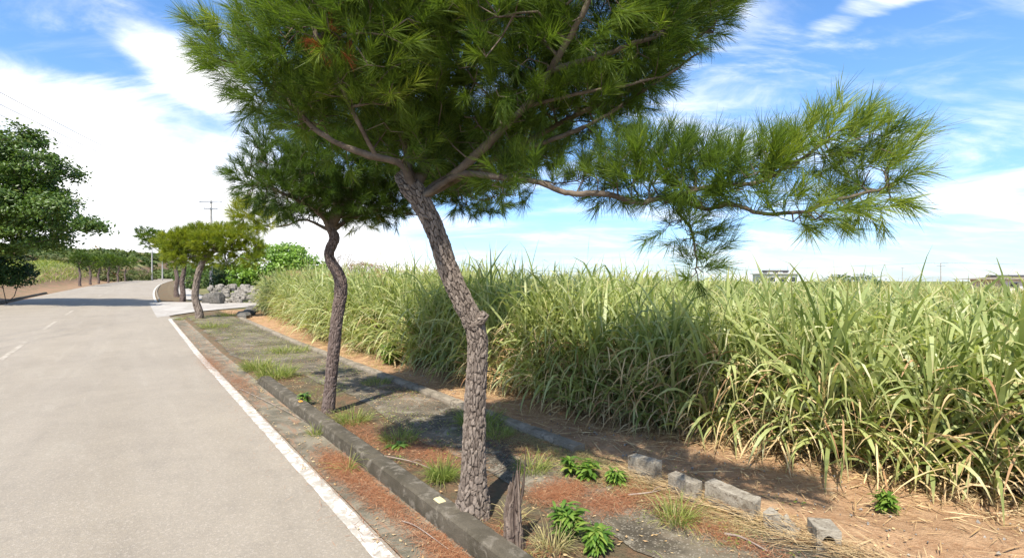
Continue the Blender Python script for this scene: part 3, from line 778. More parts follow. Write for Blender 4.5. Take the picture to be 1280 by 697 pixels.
# nearest pine -------------------------------------------------------------
Y1 = 5.25
tr1 = xyzr([(588, 668, Y1, 0.215), (591, 640, Y1, 0.190), (592, 590, Y1, 0.128), (594, 500, Y1, 0.105), (597, 430, Y1, 0.099), (590, 400, Y1, 0.101), (576, 372, Y1, 0.102),
            (560, 335, Y1, 0.099), (545, 290, Y1, 0.094), (528, 255, Y1, 0.099), (512, 232, Y1, 0.101), (500, 220, Y1+.1, 0.059)])
L1 = [
    ([at(528, 248, 5.25), at(545, 232, 5.3), at(575, 212, 5.2), at(620, 170, 5.0), at(665, 125, 4.8), at(690, 85, 4.6), at(735, 0, 4.3), at(760, -60, 4.2)], .055, .022),
    ([at(530, 245, 5.3), at(575, 222, 5.4), at(640, 190, 5.4), at(720, 150, 5.3), at(800, 110, 5.1), at(870, 60, 5.0)], .045, .012),
    ([at(528, 246, 5.2), at(575, 218, 5.2), at(625, 222, 5.0), at(670, 228, 4.85), at(705, 243, 4.75), at(750, 246, 4.6), at(790, 256, 4.5), at(830, 252, 4.35), at(868, 264, 4.25), at(905, 261, 4.1), at(940, 272, 4.0), at(985, 270, 3.9), at(1030, 258, 3.82), at(1090, 240, 3.7)], .034, .006),
    ([at(516, 235, 5.2), at(500, 205, 5.1), at(450, 188, 5.0), at(400, 165, 4.9), at(350, 115, 4.9), at(295, 75, 5.0)], .045, .012),
    ([at(514, 228, 5.3), at(505, 170, 5.4), at(470, 100, 5.5), at(440, 20, 5.6)], .06, .02),
    ([at(520, 230, 5.3), at(550, 160, 5.8), at(580, 60, 6.2), at(600, -40, 6.4)], .07, .02),
    ([at(600, 212, 5.2), at(640, 222, 5.7), at(690, 232, 6.0)], .022, .008),
    ([at(600, 205, 5.35), at(680, 178, 5.1), at(750, 150, 4.95), at(830, 95, 4.85), at(880, 62, 4.8)], .028, .008),
    ([at(655, 134, 4.85), at(720, 118, 4.7), at(800, 105, 4.6), at(850, 92, 4.55)], .02, .007),
    ([at(470, 195, 5.05), at(440, 140, 4.8), at(400, 60, 4.7), at(380, 20, 4.7)], .022, .008),
    ([at(690, 88, 4.6), at(780, 60, 4.5), at(840, 45, 4.5)], .03, .01),
    ([at(845, 262, 4.3), at(862, 285, 4.28), at(868, 315, 4.26), at(872, 340, 4.25)], .010, .005),
    ([at(830, 253, 4.35), at(880, 235, 4.2), at(950, 228, 4.0), at(1000, 200, 3.9), at(1050, 165, 3.85)], .02, .007),
]
B1 = [B(288, 62, 5.0, .24, .34, .18, 5), B(318, 92, 5.0, .26, .4, .24, 4), B(350, 70, 5.0, .36, .5, .42, 2), B(360, 125, 5.0, .35, .5, .28, 2), B(415, 75, 5.1, .6, .9, .60, 1.4), B(440, 5, 5.2, .7, .9, .5), B(500, 60, 5.2, .85, 1.3, .85, 1.2), B(455, 150, 5.2, .62, .8, .42, 1.5),
      B(610, 80, 5.3, .95, 1.4, .9, 1.1), B(590, 185, 5.6, .6, .8, .33, 1.3), B(520, 195, 5.4, .5, .7, .26, 1.4), B(740, 60, 5.2, .9, 1.3, .8, 1.1), B(700, 160, 5.3, .75, .8, .42, 1.4), B(845, 5, 5.0, .5, .8, .5, 1.2),
      B(800, 70, 5.0, .5, .7, .36, 1.2), B(690, 225, 5.6, .62, .6, .2, 1.6), B(610, 245, 6.1, .5, .5, .22, 1.5), B(655, 226, 4.9, .34, .3, .14, 9), B(720, 232, 4.7, .34, .3, .16, 9), B(770, 212, 4.65, .44, .38, .28, 5), B(830, 218, 4.4, .42, .35, .28, 6),
      B(900, 228, 4.15, .36, .28, .22, 9), B(950, 225, 4.0, .36, .28, .24, 11), B(1000, 215, 3.9, .36, .26, .28, 11), B(1045, 195, 3.85, .32, .26, .28, 10), B(1080, 205, 3.8, .26, .24, .24, 11), B(1015, 262, 3.88, .40, .26, .13, 12), B(950, 258, 4.0, .3, .26, .10, 8), B(1075, 245, 3.8, .26, .24, .14, 10),
      B(874, 325, 4.25, .11, .11, .22, 34), B(852, 286, 4.3, .20, .14, .12, 16), B(600, -80, 5.4, 1.8, 1.5, .6, .45), B(500, -60, 5.3, .5, .8, .35, .5), B(790, -60, 5.1, .9, 1.0, .45, .6)]
def dir1(P): return np.stack([.55*sst(1.0, 2.0, P[:, 0])-.35*sst(-1.6, -2.6, P[:, 0]), P[:, 0]*0, P[:, 0]*0], 1)
def bias1(P): return .34*sst(1.6, 2.3, P[:, 0]) + .25*sst(-2.2, -2.8, P[:, 0])  # lighter tint paints a sunlit look onto the outer tips
pine('largest pine with a bent scaly trunk and a wide crown, standing against the kerb', at(590, 640, Y1)*[1, 1, 0]+[0, 0, .09], tr1, L1, B1, 4700, 62, .20, .17, .0042, .096,
     seg=110, rings=420, seedn=3, shell=.55, dead=at(405, 42, 4.4), tbias=bias1, dbias=dir1, alpha=.22, holes=.20, under=.72, cw=.044, ch_=.085, bdepth=.013)
# healed limb stub on its trunk bend
st_root = bpy.data.objects['pine_tree']
C = np.array([at(590, 408, Y1-.05), at(600, 400, Y1-.06), at(607, 391, Y1-.07)]); V, Fs, cr, ti = bark_tube(catmull(C, 14), np.interp(np.linspace(0, 1, 14), [0, .6, 1], [.062, .054, .040]), 30, .04, .05, .012, 9)
part('branch_stub', V, Fs, M['bark'], st_root, {'crack': cr, 'tint': ti})
# second pine ---------------------------------------------------------------
Y2 = 9.3
tr2 = xyzr([(409, 530, Y2, 0.138), (410, 515, Y2, 0.120), (413, 480, Y2, 0.103), (417, 440, Y2, 0.103), (421, 400, Y2, 0.103), (426, 365, Y2, 0.110), (424, 345, Y2, 0.103), (413, 325, Y2, 0.086), (412, 313, Y2, 0.082), (418, 298, Y2, 0.086), (413, 285, Y2, 0.072), (405, 270, Y2, 0.048)])
L2 = [([at(416, 292, Y2), at(400, 268, 9.2), at(370, 250, 9.0), at(330, 232, 8.8), at(305, 222, 8.8)], .05, .012),
      ([at(415, 288, Y2), at(440, 272, 9.5), at(475, 262, 9.7), at(520, 268, 9.9)], .05, .012),
      ([at(414, 284, Y2), at(420, 240, 9.4), at(410, 200, 9.5), at(380, 160, 9.6)], .07, .02),
      ([at(414, 284, Y2), at(450, 230, 9.5), at(520, 190, 9.8), at(580, 170, 10)], .07, .02),
      ([at(412, 288, Y2), at(380, 274, 9.9), at(355, 281, 10.4), at(325, 283, 10.8)], .03, .008)]
B2 = [B(325, 170, 9.0, .16, .3, .22, 4), B(345, 200, 9.1, .35, .6, .30, 2), B(312, 222, 9.0, .26, .5, .20, 4), B(345, 240, 9.1, .45, .7, .30, 3), B(385, 245, 9.2, .7, .9, .42, 2), B(430, 215, 9.4, .95, 1.2, .8, 1.3), B(430, 258, 9.4, .8, .9, .26, 2), B(475, 255, 9.5, .6, .8, .26, 2),
      B(530, 200, 9.8, 1.2, 1.3, .7), B(600, 250, 9.9, .6, .7, .24, 1.5), B(430, 140, 9.6, 1.2, 1.3, .6, .7), B(650, 180, 10, 1.0, 1.0, .5, .7)]
pine('second pine with a crooked dark trunk and drooping deep green crown, beyond the largest pine', at(410, 515, Y2)*[1, 1, 0]+[0, 0, .09], tr2, L2, B2, 3000, 52, .19, .19, .0065, .135, ('bark_dark', 'branch', 'needle_deep'),
     seg=60, rings=220, seedn=5, shell=.5, K=2, dbias=lambda P: np.stack([-.35*sst(-4, -5, P[:, 0]), P[:, 0]*0, P[:, 0]*0], 1),
     extra=([B(316, 270, 10.8, .35, .4, .26, 1), B(338, 280, 10.6, .25, .3, .16, 1), B(450, 278, 9.8, .3, .3, .12, 1), B(488, 272, 9.8, .22, .3, .14, 1)], 150, 'needle_yellow_lit'))
# pine at the side road ----------------------------------------------------------
def small_pine(label, base, h, crown, lean, mats, nsh=420, group=None, seedn=0, r=.17, pts=None, npn=34, nl=.26, wid=.016, dm=.28, th=.45):
    bx, by, bz = base
    if pts is None:
        pts = [(bx, by, bz-.15, r*1.25), (bx+.03*h*lean, by, bz+.12*h, r), (bx-.02*h*lean, by, bz+.28*h, r*.9), (bx+.06*h*lean, by+.05, bz+.45*h, r*.8), (bx+.12*h*lean, by, bz+.6*h, r*.6)]
    top = np.array(pts[-1][:3]); limbs = []; blobs = []
    for k in range(len(crown)):
        cx_, cz_, rx, rz_ = crown[k]; c = np.array([bx+cx_, by+rng.normal(0, .25)*rx, bz+cz_]); blobs.append((c, np.array([rx, rx*.9, rz_]), 1))
        limbs.append(([top - np.array([0, 0, .25])*rng.random(), top*.5+c*.5+[0, 0, -.12], c], r*.30, .03))
    return pine(label, base, pts, limbs, blobs, nsh, npn, nl, .28, wid, dm, mats, seg=24, rings=60, group=group, seedn=seedn, shell=.5, K=1, alpha=.3, cw=.09, ch_=.14, bdepth=.02)
p3 = G(249, 398)
def rel3(l, Yd): return [tuple(at(px, py, Yd))+(r,) for px, py, r in l]
cr3 = lambda lst, p: [((px-640)/640*p[1]-p[0], CAMH+(350-py)/640*p[1]-p[2], rx, rz_) for px, py, rx, rz_ in lst]
small_pine('yellow-green pine with a curving trunk at the corner of the side road', p3, 6, cr3([(218, 312, .55, .32), (232, 300, .75, .45), (250, 292, .7, .40), (262, 304, .8, .42), (276, 290, .6, .35), (290, 302, .8, .5), (306, 292, .45, .35), (312, 310, .6, .42), (286, 326, .45, .34), (262, 322, .4, .2), (232, 322, .6, .34), (318, 326, .45, .25), (210, 300, .35, .25)], p3), 0,
           ('bark', 'branch', 'needle_yellow_lit'), 1700, 'pines lining the right side of the road', 8, pts=rel3([(249, 402, .24), (249, 390, .2), (244, 372, .18), (246, 352, .17), (249, 338, .16), (256, 324, .14), (268, 314, .1), (280, 310, .06)], p3[1]), npn=50, nl=.26, wid=.018, dm=.17)
p4 = G(228, 377)
small_pine('dark-trunked pine just past the side road, nearer of the pair with merging crowns', p4, 6.5, cr3([(208, 305, 1.0, .5), (225, 312, 1.2, .6), (243, 318, 1.1, .5), (236, 296, 1.2, .5), (255, 330, .9, .4), (215, 325, .8, .5)], p4), .3,
           ('bark_dark', 'branch', 'needle_yellow_lit'), 1000, 'pines lining the right side of the road', 9, r=.22, wid=.026, nl=.32, dm=.26, npn=40)
p5 = G(221, 371)
small_pine('dark green pine reaching over the road behind the pair of far right pines', p5, 6.5, cr3([(180, 292, 1.0, .55), (195, 296, 1.4, .5), (188, 305, .8, .5), (212, 300, 1.5, .7), (228, 300, 1.4, .7)], p5), -.4,
           ('bark_dark', 'branch', 'needle'), 950, 'pines lining the right side of the road', 10, r=.22, wid=.026, nl=.3, dm=.27, npn=40)
# row on the left verge
lrow = [(100, 357.5, 44, 'nearest pine of the left roadside row, with its trunk clear of the bank'), (113, 355, 38, 'second pine of the left roadside row counted from the big tree'),
        (123, 354, 36, 'third pine of the left roadside row counted from the big tree'), (135, 353, 36, 'fourth pine of the left roadside row, with a dark forked trunk'),
        (147, 352.5, 31, 'fifth pine of the left roadside row counted from the big tree'), (156, 352, 30, 'last pine of the left roadside row, nearest the crest of the road')]
for k, (px, py, hh, lab) in enumerate(lrow):
    Yd = 92 + k*9; x = (px-640)/640*Yd; b = onG(x, Yd); hgt = hh/640*Yd
    cr = [((rng.random()-.5)*1.5+dx*hgt*.16, hgt*(.70+rng.random()*.14), hgt*.19, hgt*.17) for dx in (-1.0, -.4, .3, .9)]
    small_pine(lab, b, hgt, cr, rng.normal(0, .5), ('bark_dark', 'branch', 'needle_deep' if k % 2 == 0 else 'needle'), 420, 'pines lining the left side of the road', 20+k, r=.20, wid=.055, nl=.42, dm=.4, npn=26)
# broken dead stem beside the nearest pine
def dead_stump():
    b = onG(*(G(642, 688)[:2])); root = empty('dead_stump', tuple(b), 'splintered dark brown dead pine stump leaning beside the largest pine trunk', 'tree stump')
    n = 40; seg = 40; C = catmull([b-[0, 0, .1], b+[0, 0, .12], b+[-.01, .02, .32], b+[.0, .03, .58]], n)
    r = np.interp(np.linspace(0, 1, n), [0, .3, .75, 1], [.115, .085, .068, .040])
    V, Fs, cr, ti = bark_tube(C, r, seg, .035, .22, .016, 4)
    th = np.arange(seg)/seg; jag = (fbm(np.stack([th*9, th*0], 1), 12)-.47)*.9
    Vb = V[:-2].reshape(n, seg, 3); u = np.linspace(0, 1, n); Vb[..., 2] += (sst(.55, 1, u)[:, None]*jag[None])*.45; V[:-2] = Vb.reshape(-1, 3)
    part('stump_wood', V, Fs, M['wood_dead'], root, {'crack': cr, 'tint': ti})
    sp = []
    for k in range(7):
        a = b + [rng.normal(.03, .035), rng.normal(.02, .035), .30+.2*rng.random()]; e = a + [rng.normal(.02, .02), 0, .12+.33*rng.random()]
        sp.append(loft(catmull([a, (a+e)/2+rng.normal(0, .008, 3), e], 8), np.linspace(.016, .002, 8), 5))
    V, F = merge(sp); part('splinters', V, F, M['wood_dead'], root, {'crack': np.full(len(V), .15), 'tint': np.full(len(V), .2)})
dead_stump()

# ------------------------------------------------------------------ broadleaf trees and bushes
def leaves(P, O, size, tint, asp=.55, flat=.5):
    """P centres, O outward dirs; diamond leaves folded along the midrib"""
    N = len(P); D = norm(O*.5 + rng.normal(size=(N, 3))*.8); nrm = norm(O*.6 + np.array([0, 0, flat]) + rng.normal(0, .45, (N, 3)))
    Sd = norm(np.cross(D, nrm)); D = norm(np.cross(nrm, Sd)); s = size*(.6+.8*rng.random(N))[:, None]
    a = P - D*s*.5; c = P + D*s*.5; l = P - Sd*s*asp*.5 - nrm*s*.08; r_ = P + Sd*s*asp*.5 - nrm*s*.08
    V = np.stack([a, l, c, r_], 1).reshape(-1, 3); i = np.arange(N)[:, None]*4
    F = np.concatenate([i+[0, 1, 2], i+[0, 2, 3]], 0)
    return V, F, np.repeat(tint, 4), np.tile([0, .5, 1, .5], N)*0+.4
def bushy(name, label, cat, base, blobs, nleaf, size, mat, trunk=None, ncl=260, group=None, cl=.5, tmat='trunk_brown', shell=.6, asp=.55, limbs=()):
    root = empty(name, tuple(base), label, cat, group); seeds = []
    if trunk is not None:
        C = catmull(np.array(trunk, float), 40); V, Fs = loft(C[:, :3], C[:, 3], 16, (rng.random((40, 16))-.5)*C[:, 3:4]*.15)
        part('trunk', V, Fs, M[tmat], root, smooth=True); seeds = list(C[20:, :3])
    else: seeds = [np.array(base)+[0, 0, .1]]
    T_, out = sample_blobs(blobs, ncl, shell)
    P, par, r, ids = grow(np.array(seeds), list(range(-1, len(seeds)-1)), T_, .3, seg=.9, wander=.12, tip_r=.02 if trunk is not None else .008)
    V, F = tubes_from(P, par, r, .25 if trunk is not None else .03)
    part('branches', V, F, M[tmat], root, smooth=True)
    per = nleaf//ncl; c = np.repeat(T_, per, 0) + rng.normal(0, 1, (ncl*per, 3))*np.array([cl, cl, cl*.55])*.5; o = np.repeat(out, per, 0)
    ti = np.clip(np.repeat(.2+.6*rng.random(ncl), per)+rng.normal(0, .15, ncl*per), 0, 1)
    V, F, t, u = leaves(c, norm(o+rng.normal(0, .3, o.shape)), size, ti, asp)
    part('crown' if trunk is not None else 'foliage', V, F, M[mat], root, {'tint': t, 'along': u})
    return root
YL = 40.
b0 = onG(*(at(-75, 350, YL)[:2]))
bushy('broadleaf_tree', 'huge dark green broadleaf tree overhanging the left side of the road', 'tree', b0,
      [B(-110, 215, YL, 4.5, 4.5, 3.2), B(-40, 190, YL, 3.4, 3.8, 2.0), B(10, 180, YL-1, 2.0, 2.6, 1.5), B(50, 215, YL-1, 2.0, 2.6, 1.6), B(30, 255, YL-1, 2.6, 3.0, 2.0), B(68, 262, YL-2, 1.6, 2.0, 1.3),
       B(90, 281, YL-2, 1.9, 1.5, .42, 2), B(118, 282, YL-2, .8, .9, .25, 4), B(45, 295, YL-1, 2.2, 2.4, 1.0), B(0, 300, YL, 2.5, 3, 1.2), B(-40, 260, YL, 3.2, 3.8, 2.6), B(5, 235, YL, 2.4, 3, 2), B(-90, 290, YL, 3.5, 3.5, 1.6)],
      90000, .27, 'leaf_a', [tuple(b0-[0, 0, .3])+(.6,), tuple(b0+[.2, 0, 1.5])+(.48,), tuple(b0+[.8, 0, 3.6])+(.4,), tuple(b0+[1.4, 0, 6])+(.22,)], 900, cl=.8)
b1 = onG(*(at(8, 357, 42.)[:2]))
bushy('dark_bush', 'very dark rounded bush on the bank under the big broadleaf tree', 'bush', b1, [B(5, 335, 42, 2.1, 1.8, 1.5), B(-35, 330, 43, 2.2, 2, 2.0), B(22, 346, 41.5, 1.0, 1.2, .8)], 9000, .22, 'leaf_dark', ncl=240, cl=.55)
# bush behind the stone wall
b2 = onG(*(at(340, 358, 49)[:2]))
bushy('leafy_bush', 'bright green broad-leaved bush spilling over the rough stone wall', 'bush', b2, [B(340, 332, 49, 3.2, 2, 1.9), B(372, 334, 48.5, 2.6, 1.8, 1.7), B(355, 314, 49.5, 2.1, 1.5, .8), B(395, 338, 49, 1.5, 1.4, 1.1), B(310, 345, 48.5, 1.5, 1.5, 1.1)],
      17000, .23, 'leaf_b', ncl=360, cl=.6, asp=.7)
b3 = onG(*(at(292, 360, 50)[:2]))
bushy('shaded_bush', 'dark green bush with shade put into its leaf colour, between the stone wall and the yellow-green pine', 'bush', b3, [B(292, 345, 50.5, 1.9, 1.4, 1.3), B(275, 350, 51, 1.0, 1, .9), B(318, 350, 50, 1.4, 1.2, 1.1)], 6500, .22, 'leaf_dark', ncl=170, cl=.6)  # shade at the foot of the greenery is put in as darker leaves
b4 = onG(*(at(460, 350, 44)[:2]))
bushy('brown_shrub', 'brown-green shrub showing above the cane right of the second pine', 'shrub', b4, [B(458, 338, 44, 1.5, 1.2, .75), B(480, 341, 44, .8, .9, .5)], 2600, .13, 'leaf_brown', ncl=150, cl=.5)
b5 = onG(*(at(430, 350, 44)[:2]))
bushy('bare_shrub', 'thin nearly bare twiggy shrub directly behind the second pine trunk', 'shrub', b5, [B(432, 326, 44, .9, .8, .8)], 500, .09, 'leaf_brown', ncl=130, cl=.3)
for k, (px, py, Yd, rx, rz_, mt, lab) in enumerate([(1065, 352, 105, 6, 1.6, 'leaf_a', 'low dark green bush line beyond the cane between the two houses'), (172, 345, 150, 5, 2.0, 'leaf_far', 'round green bush on the crest where the road disappears'),
                                      (245, 350, 85, 3.0, 2.2, 'leaf_a', 'green bush behind the far sidewalk under the right pines')]):
    bb = onG(*(at(px, py, Yd)[:2])); bushy('green_bush', lab, 'bush', bb, [B(px, py, Yd, rx, 2.5, rz_)], 2600, .35, mt, ncl=120, cl=.9)

# ------------------------------------------------------------------ stone wall
def stone_wall():
    root_loc = onG(-26.3, 45.5)
    parts_ = []; cols = []
    A = np.array([-27.2, 46.2]); Bp = np.array([-13.5, 45.4]); Lw = np.linalg.norm(Bp-A); n = 0
    def rock(c, r, sq=(1, .8, .8)):
        m_ = 8; th = np.linspace(0, np.pi, 6)[1:-1]; ph = np.linspace(0, 2*np.pi, m_, endpoint=False)
        V = [[0, 0, 1]]
        for a in th:
            for p in ph: V.append([math.sin(a)*math.cos(p), math.sin(a)*math.sin(p), math.cos(a)])
        V.append([0, 0, -1]); V = np.array(V); V = np.sign(V)*np.abs(V)**.75; V = V*(1+rng.normal(0, .09, (len(V), 1)))*np.array(sq)*r + c
        F4 = [[1+i*m_+j, 1+(i+1)*m_+j, 1+(i+1)*m_+(j+1) % m_, 1+i*m_+(j+1) % m_] for i in range(3) for j in range(m_)]
        F3 = [[0, 1+j, 1+(j+1) % m_] for j in range(m_)] + [[len(V)-1, 1+3*m_+(j+1) % m_, 1+3*m_+j] for j in range(m_)]
        return V, [np.array(F4), np.array(F3)]
    for row in range(6):
        x = -.1*rng.random()
        while x < Lw:
            w_ = .18+.2*rng.random(); p = A+(Bp-A)*min(x/Lw, 1); z = float(H(p[0], p[1]))+.12+row*.27
            parts_.append(rock(np.array([p[0], p[1]+.05*row+rng.normal(0, .08), z+rng.normal(0, .09)]), w_*(.7+.4*rng.random()))); x += w_*1.55
    V, F = merge(parts_); o = mesh_np('stone_wall', V, F, M['stone'], loc=tuple(root_loc), smooth=False)
    tag(o, 'rough pale limestone rubble wall below the bright green bush', 'stone wall')
    for k, (px, py, r, lab) in enumerate([(262, 379, .55, 'dark boulder at the left end of the rubble wall, nearest the pine'), (271, 380, .62, 'dark boulder tight against the left end of the rubble wall')]):
        p = G(px, py); V, F = rock(p+[0, 0, r*.6], r, (1, .8, 1)); tag(mesh_np('boulder', V, F, M['dark_stone'], loc=tuple(p)), lab, 'boulder', 'boulders by the rubble wall')
    # dark rubble lining the ditch at the left end of the cane
    parts_ = []
    for k in range(46):
        u = k/45; p = W_st(33+9.5*u+rng.normal(0, .06), 5.3+2.2*u+rng.normal(0, .08)); parts_.append(rock(p+[0, 0, .06], .26+.1*rng.random()))
    V, F = merge(parts_); tag(mesh_np('rubble_edging', V, F, M['dark_stone'], loc=tuple(W_st(37., 6.))), 'line of dark rubble stones between the sidewalk end and the side road', 'stone edging')
stone_wall()

# ------------------------------------------------------------------ utility poles and wires
def pole(label, base, h, arms=2, r=.15, rz=0, armw=1.9, group='utility poles'):
    root = empty('utility_pole', tuple(base), label, 'utility pole', group)
    b = np.array(base); V, F = loft(np.linspace(b-[0, 0, .3], b+[0, 0, h], 12), np.linspace(r, r*.65, 12), 12); part('shaft', V, F, M['pole'], root, smooth=True)
    tips = []
    for k in range(arms):
        z = b[2]+h-.25-k*.75; c_ = (b[0], b[1]-.12, z); V, F = box(c_, (armw*(1 if k == 0 else .62), .09, .1), rz, .01); part('crossarm', V, F, M['metal'], root)
        for q in (-.46, 0, .46):
            p = np.array(c_) + np.array([math.cos(rz), math.sin(rz), 0])*q*armw*(1 if k == 0 else .62) + [0, 0, .05]
            V, F = loft(np.array([p, p+[0, 0, .08], p+[0, 0, .12], p+[0, 0, .2]]), [.03, .055, .04, .05], 8); part('insulator', V, F, M['white_wall'], root, smooth=True)
            if k == 0: tips.append(p+[0, 0, .2])
    return root, tips
def wire(a, b, sag, label, r=.012, group='overhead wires'):
    u = np.linspace(0, 1, 40)[:, None]; C = a+(b-a)*u; C[:, 2] -= sag*4*(u[:, 0]*(1-u[:, 0]))
    V, F = loft(C, np.full(40, r), 5); o = mesh_np('overhead_wire', V, F, M['wire'], loc=tuple(a), smooth=True); tag(o, label, 'wire', group)
bp = onG(*(at(264, 352, 58)[:2])); hp = (CAMH+(350-250)/640*58)-bp[2]
rp, tips = pole('tall concrete utility pole with crossarm above the yellow-green pine', bp, hp, 2, .17, R(8), 2.4)
bn = onG(-17.8, -6.); rn, tn = pole('near utility pole on the left verge', bn, 13.0, 2, .17, R(8), 2.4)
for a, b, nm in zip(tn, tips, ('left', 'middle', 'right')): wire(a, b, 1.1, 'thin black overhead wire crossing the upper left sky, %s of the three' % nm, .014)
b6 = onG(*(at(190, 350, 150)[:2])); pole('slender far pole on the road crest, left of the two', b6, CAMH+(350-309)/640*150-b6[2], 1, .22, 0, 2.0)
b7 = onG(*(at(203, 350, 165)[:2])); pole('slender far pole on the road crest, right of the two', b7, CAMH+(350-318)/640*165-b7[2], 1, .22, 0, 2.0)
b8 = onG(*(at(1176, 352, 150)[:2])); r8, t8 = pole('small utility pole standing beyond the cane between the two houses', b8, CAMH+(350-328)/640*150-b8[2], 2, .2, 0, 4.2)
b9 = onG(*(at(1128, 352, 170)[:2])); r9, t9 = pole('thin distant pole without a wide crossarm, left of the small pole beyond the cane', b9, CAMH+(350-334)/640*170-b9[2], 1, .14, 0, 1.0)
b10 = onG(*(at(617, 352, 190)[:2])); r10, t10 = pole('tiny distant pole showing over the cane right of the largest trunk', b10, CAMH+(350-337)/640*190-b10[2], 1, .2, 0, 3.0)
wire(np.array([330., 160, 9.2]), t8[1], 1.6, 'long distant wire running right from the small pole beyond the cane', .03)
wire(t8[0], t10[1], 1.4, 'long distant wire running left from the small pole beyond the cane', .03)

# ------------------------------------------------------------------ distant houses
def house_a():
    Yd = 130.; c = onG(*(at(968, 350, Yd)[:2])); top = CAMH+(350-342.5)/640*Yd; hh = top-c[2]
    root = empty('white_house', tuple(c), 'flat-roofed white house with a dark rooftop tank rack beyond the cane', 'house', 'distant houses')
    V, F = box((c[0], c[1], c[2]+hh/2), (7.4, 8, hh), 0, .05); part('wall', V, F, M['white_wall'], root)
    V, F = box((c[0], c[1], c[2]+hh+.12), (8.2, 9, .24), 0, .03); part('roof', V, F, M['white_wall'], root)
    V, F = merge([box((c[0]-.3, c[1]-1, c[2]+hh+.75), (5.6, 2.4, .5), 0, .05)] + [box((c[0]-.3+q, c[1]-1, c[2]+hh+.38), (.12, 2.2, .27), 0, .01) for q in (-2.5, 0, 2.5)]); part('roof_rack', V, F, M['roof_dark'], root)
    for q in (-2.6, .2, 2.8):
        V, F = box((c[0]+q, c[1]-4.02, c[2]+hh-1.3), (1.4, .08, 1.1), 0, .01); f = part('window', V, F, M['metal'], root)
        V, F = box((q, -4.08, hh-1.3), (1.2, .06, .9), 0, .01); mesh_np('pane', V, F, M['glass'], f)
    C = np.array([c+[3.4, 0, hh], c+[3.4, 0, hh+1.9], c+[3.5, 0, hh+2.3]]); V, F = loft(C, [.05, .05, .04], 6); part('antenna', V, F, M['metal'], root)
def house_b():
    Yd = 110.; c = onG(*(at(1262, 350, Yd)[:2])); top = CAMH+(350-349)/640*Yd; hh = top-c[2]
    root = empty('low_house', tuple(c), 'low pale house with a dark-topped roof at the right edge beyond the cane', 'house', 'distant houses')
    V, F = box((c[0]+1, c[1], c[2]+hh/2), (12, 8, hh), 0, .05); part('wall', V, F, M['white_wall'], root)
    x0, x1, y0, y1, z0, z1 = c[0]-8.5, c[0]+8, c[1]-5, c[1]+5, c[2]+hh, c[2]+hh+.5
    V = np.array([[x0, y0, z0], [x1, y0, z0], [x1, y1, z0], [x0, y1, z0], [x0+5, c[1]-1, z1], [x1-1.5, c[1]-1, z1], [x1-1.5, c[1]+1, z1], [x0+5, c[1]+1, z1]])
    F = np.array([[3, 2, 1, 0], [0, 1, 5, 4], [1, 2, 6, 5], [2, 3, 7, 6], [3, 0, 4, 7], [4, 5, 6, 7]]); part('roof', V, [F], M['edging'], root); V, F = box((c[0]-1, c[1], z1+.2), (6, 2.6, .5), 0, .04); part('roof_rack', V, F, M['roof_dark'], root)
    for q in (-3, 1, 4.5):
        V, F = box((c[0]+q, c[1]-4.02, c[2]+hh-1.2), (1.6, .08, 1.1), 0, .01); f = part('window', V, F, M['metal'], root)
        V, F = box((q, -4.08, hh-1.2), (1.4, .06, .9), 0, .01); mesh_np('pane', V, F, M['glass'], f)
house_a(); house_b()

# ------------------------------------------------------------------ sugar cane
def tf(s): return np.interp(s, [-30, -5, 0, 2, 5, 12, 20, 37, 42, 60], [9.5, 8.8, 7.9, 7.5, 6.65, 6.25, 6.15, 7.2, 8.6, 14])
def cane_plants(s, t, hsc, nleaf, K, wid, low=True, lenk=1.0, lo=.12):
    N = len(s); B_ = W_st(s, t); hgt = hsc*(.86+.24*rng.random(N)) 
    rb = []; lean = rng.normal(0, .09, (N, 2))
    for k in range(nleaf):
        f = (k+.5*rng.random(N))/nleaf; f = lo + (1-lo)*f
        z = hgt*f*.62
        p = B_ + np.stack([lean[:, 0]*z, lean[:, 1]*z, z], 1)
        th = rng.random(N)*2*np.pi; tilt = np.radians(np.interp(f, [0, 1], [46, 15]) + rng.normal(0, 7, N))
        D = np.stack([np.cos(th)*np.sin(tilt), np.sin(th)*np.sin(tilt), np.cos(tilt)], 1)
        L_ = lenk*np.interp(f, [0, 1], [.75, 1.0])*hgt*.50*(.75+.5*rng.random(N))
        dr = np.where(rng.random(N) < .12, .5, np.interp(f, [0, 1], [1.9, 1.3])*(.5+1.0*rng.random(N)))
        tint = np.clip(rng.beta(1.6, 1.7, N), 0, 1)
        rb.append(ribbons(p, D, L_, wid*(.6+.8*rng.random(N)), dr, K, gpow=1.7, twist=.9, tint=tint))
    # a stiff spear at the top
    p = B_ + np.stack([lean[:, 0]*hgt*.62, lean[:, 1]*hgt*.62, hgt*.62], 1); D = norm(np.stack([rng.normal(0, .16, N), rng.normal(0, .16, N), np.ones(N)], 1))
    rb.append(ribbons(p, D, hgt*.33*(.7+.6*rng.random(N)**2), wid*.7, .25*rng.random(N), K, tint=rng.random(N)*.7))
    return cat_ribbons(rb), B_, hgt, lean
def hcane(s, t): return np.interp(s, [-10, 2, 8, 16, 25, 36, 48], [1.90, 1.96, 2.25, 2.55, 2.5, 2.25, 2.1]) + (fbm(np.stack([s*.5+40, t*.5+40], -1), 8)-.47)*.55
Ltot = []; Btot = []
# rows seen from the side
n = 3300; s = np.concatenate([rng.uniform(-4, 14, 1500), rng.uniform(14, 43, 1900)]); dt = rng.random(len(s))**1.2*3.0; t = tf(s)+dt+(fbm(np.stack([s*1.1+20, s*0], -1), 2)-.47)*.7
R1, Bb, hg, ln = cane_plants(s, t, hcane(s, t), 15, 8, .040, lo=.04, lenk=1.35); Ltot.append(R1)
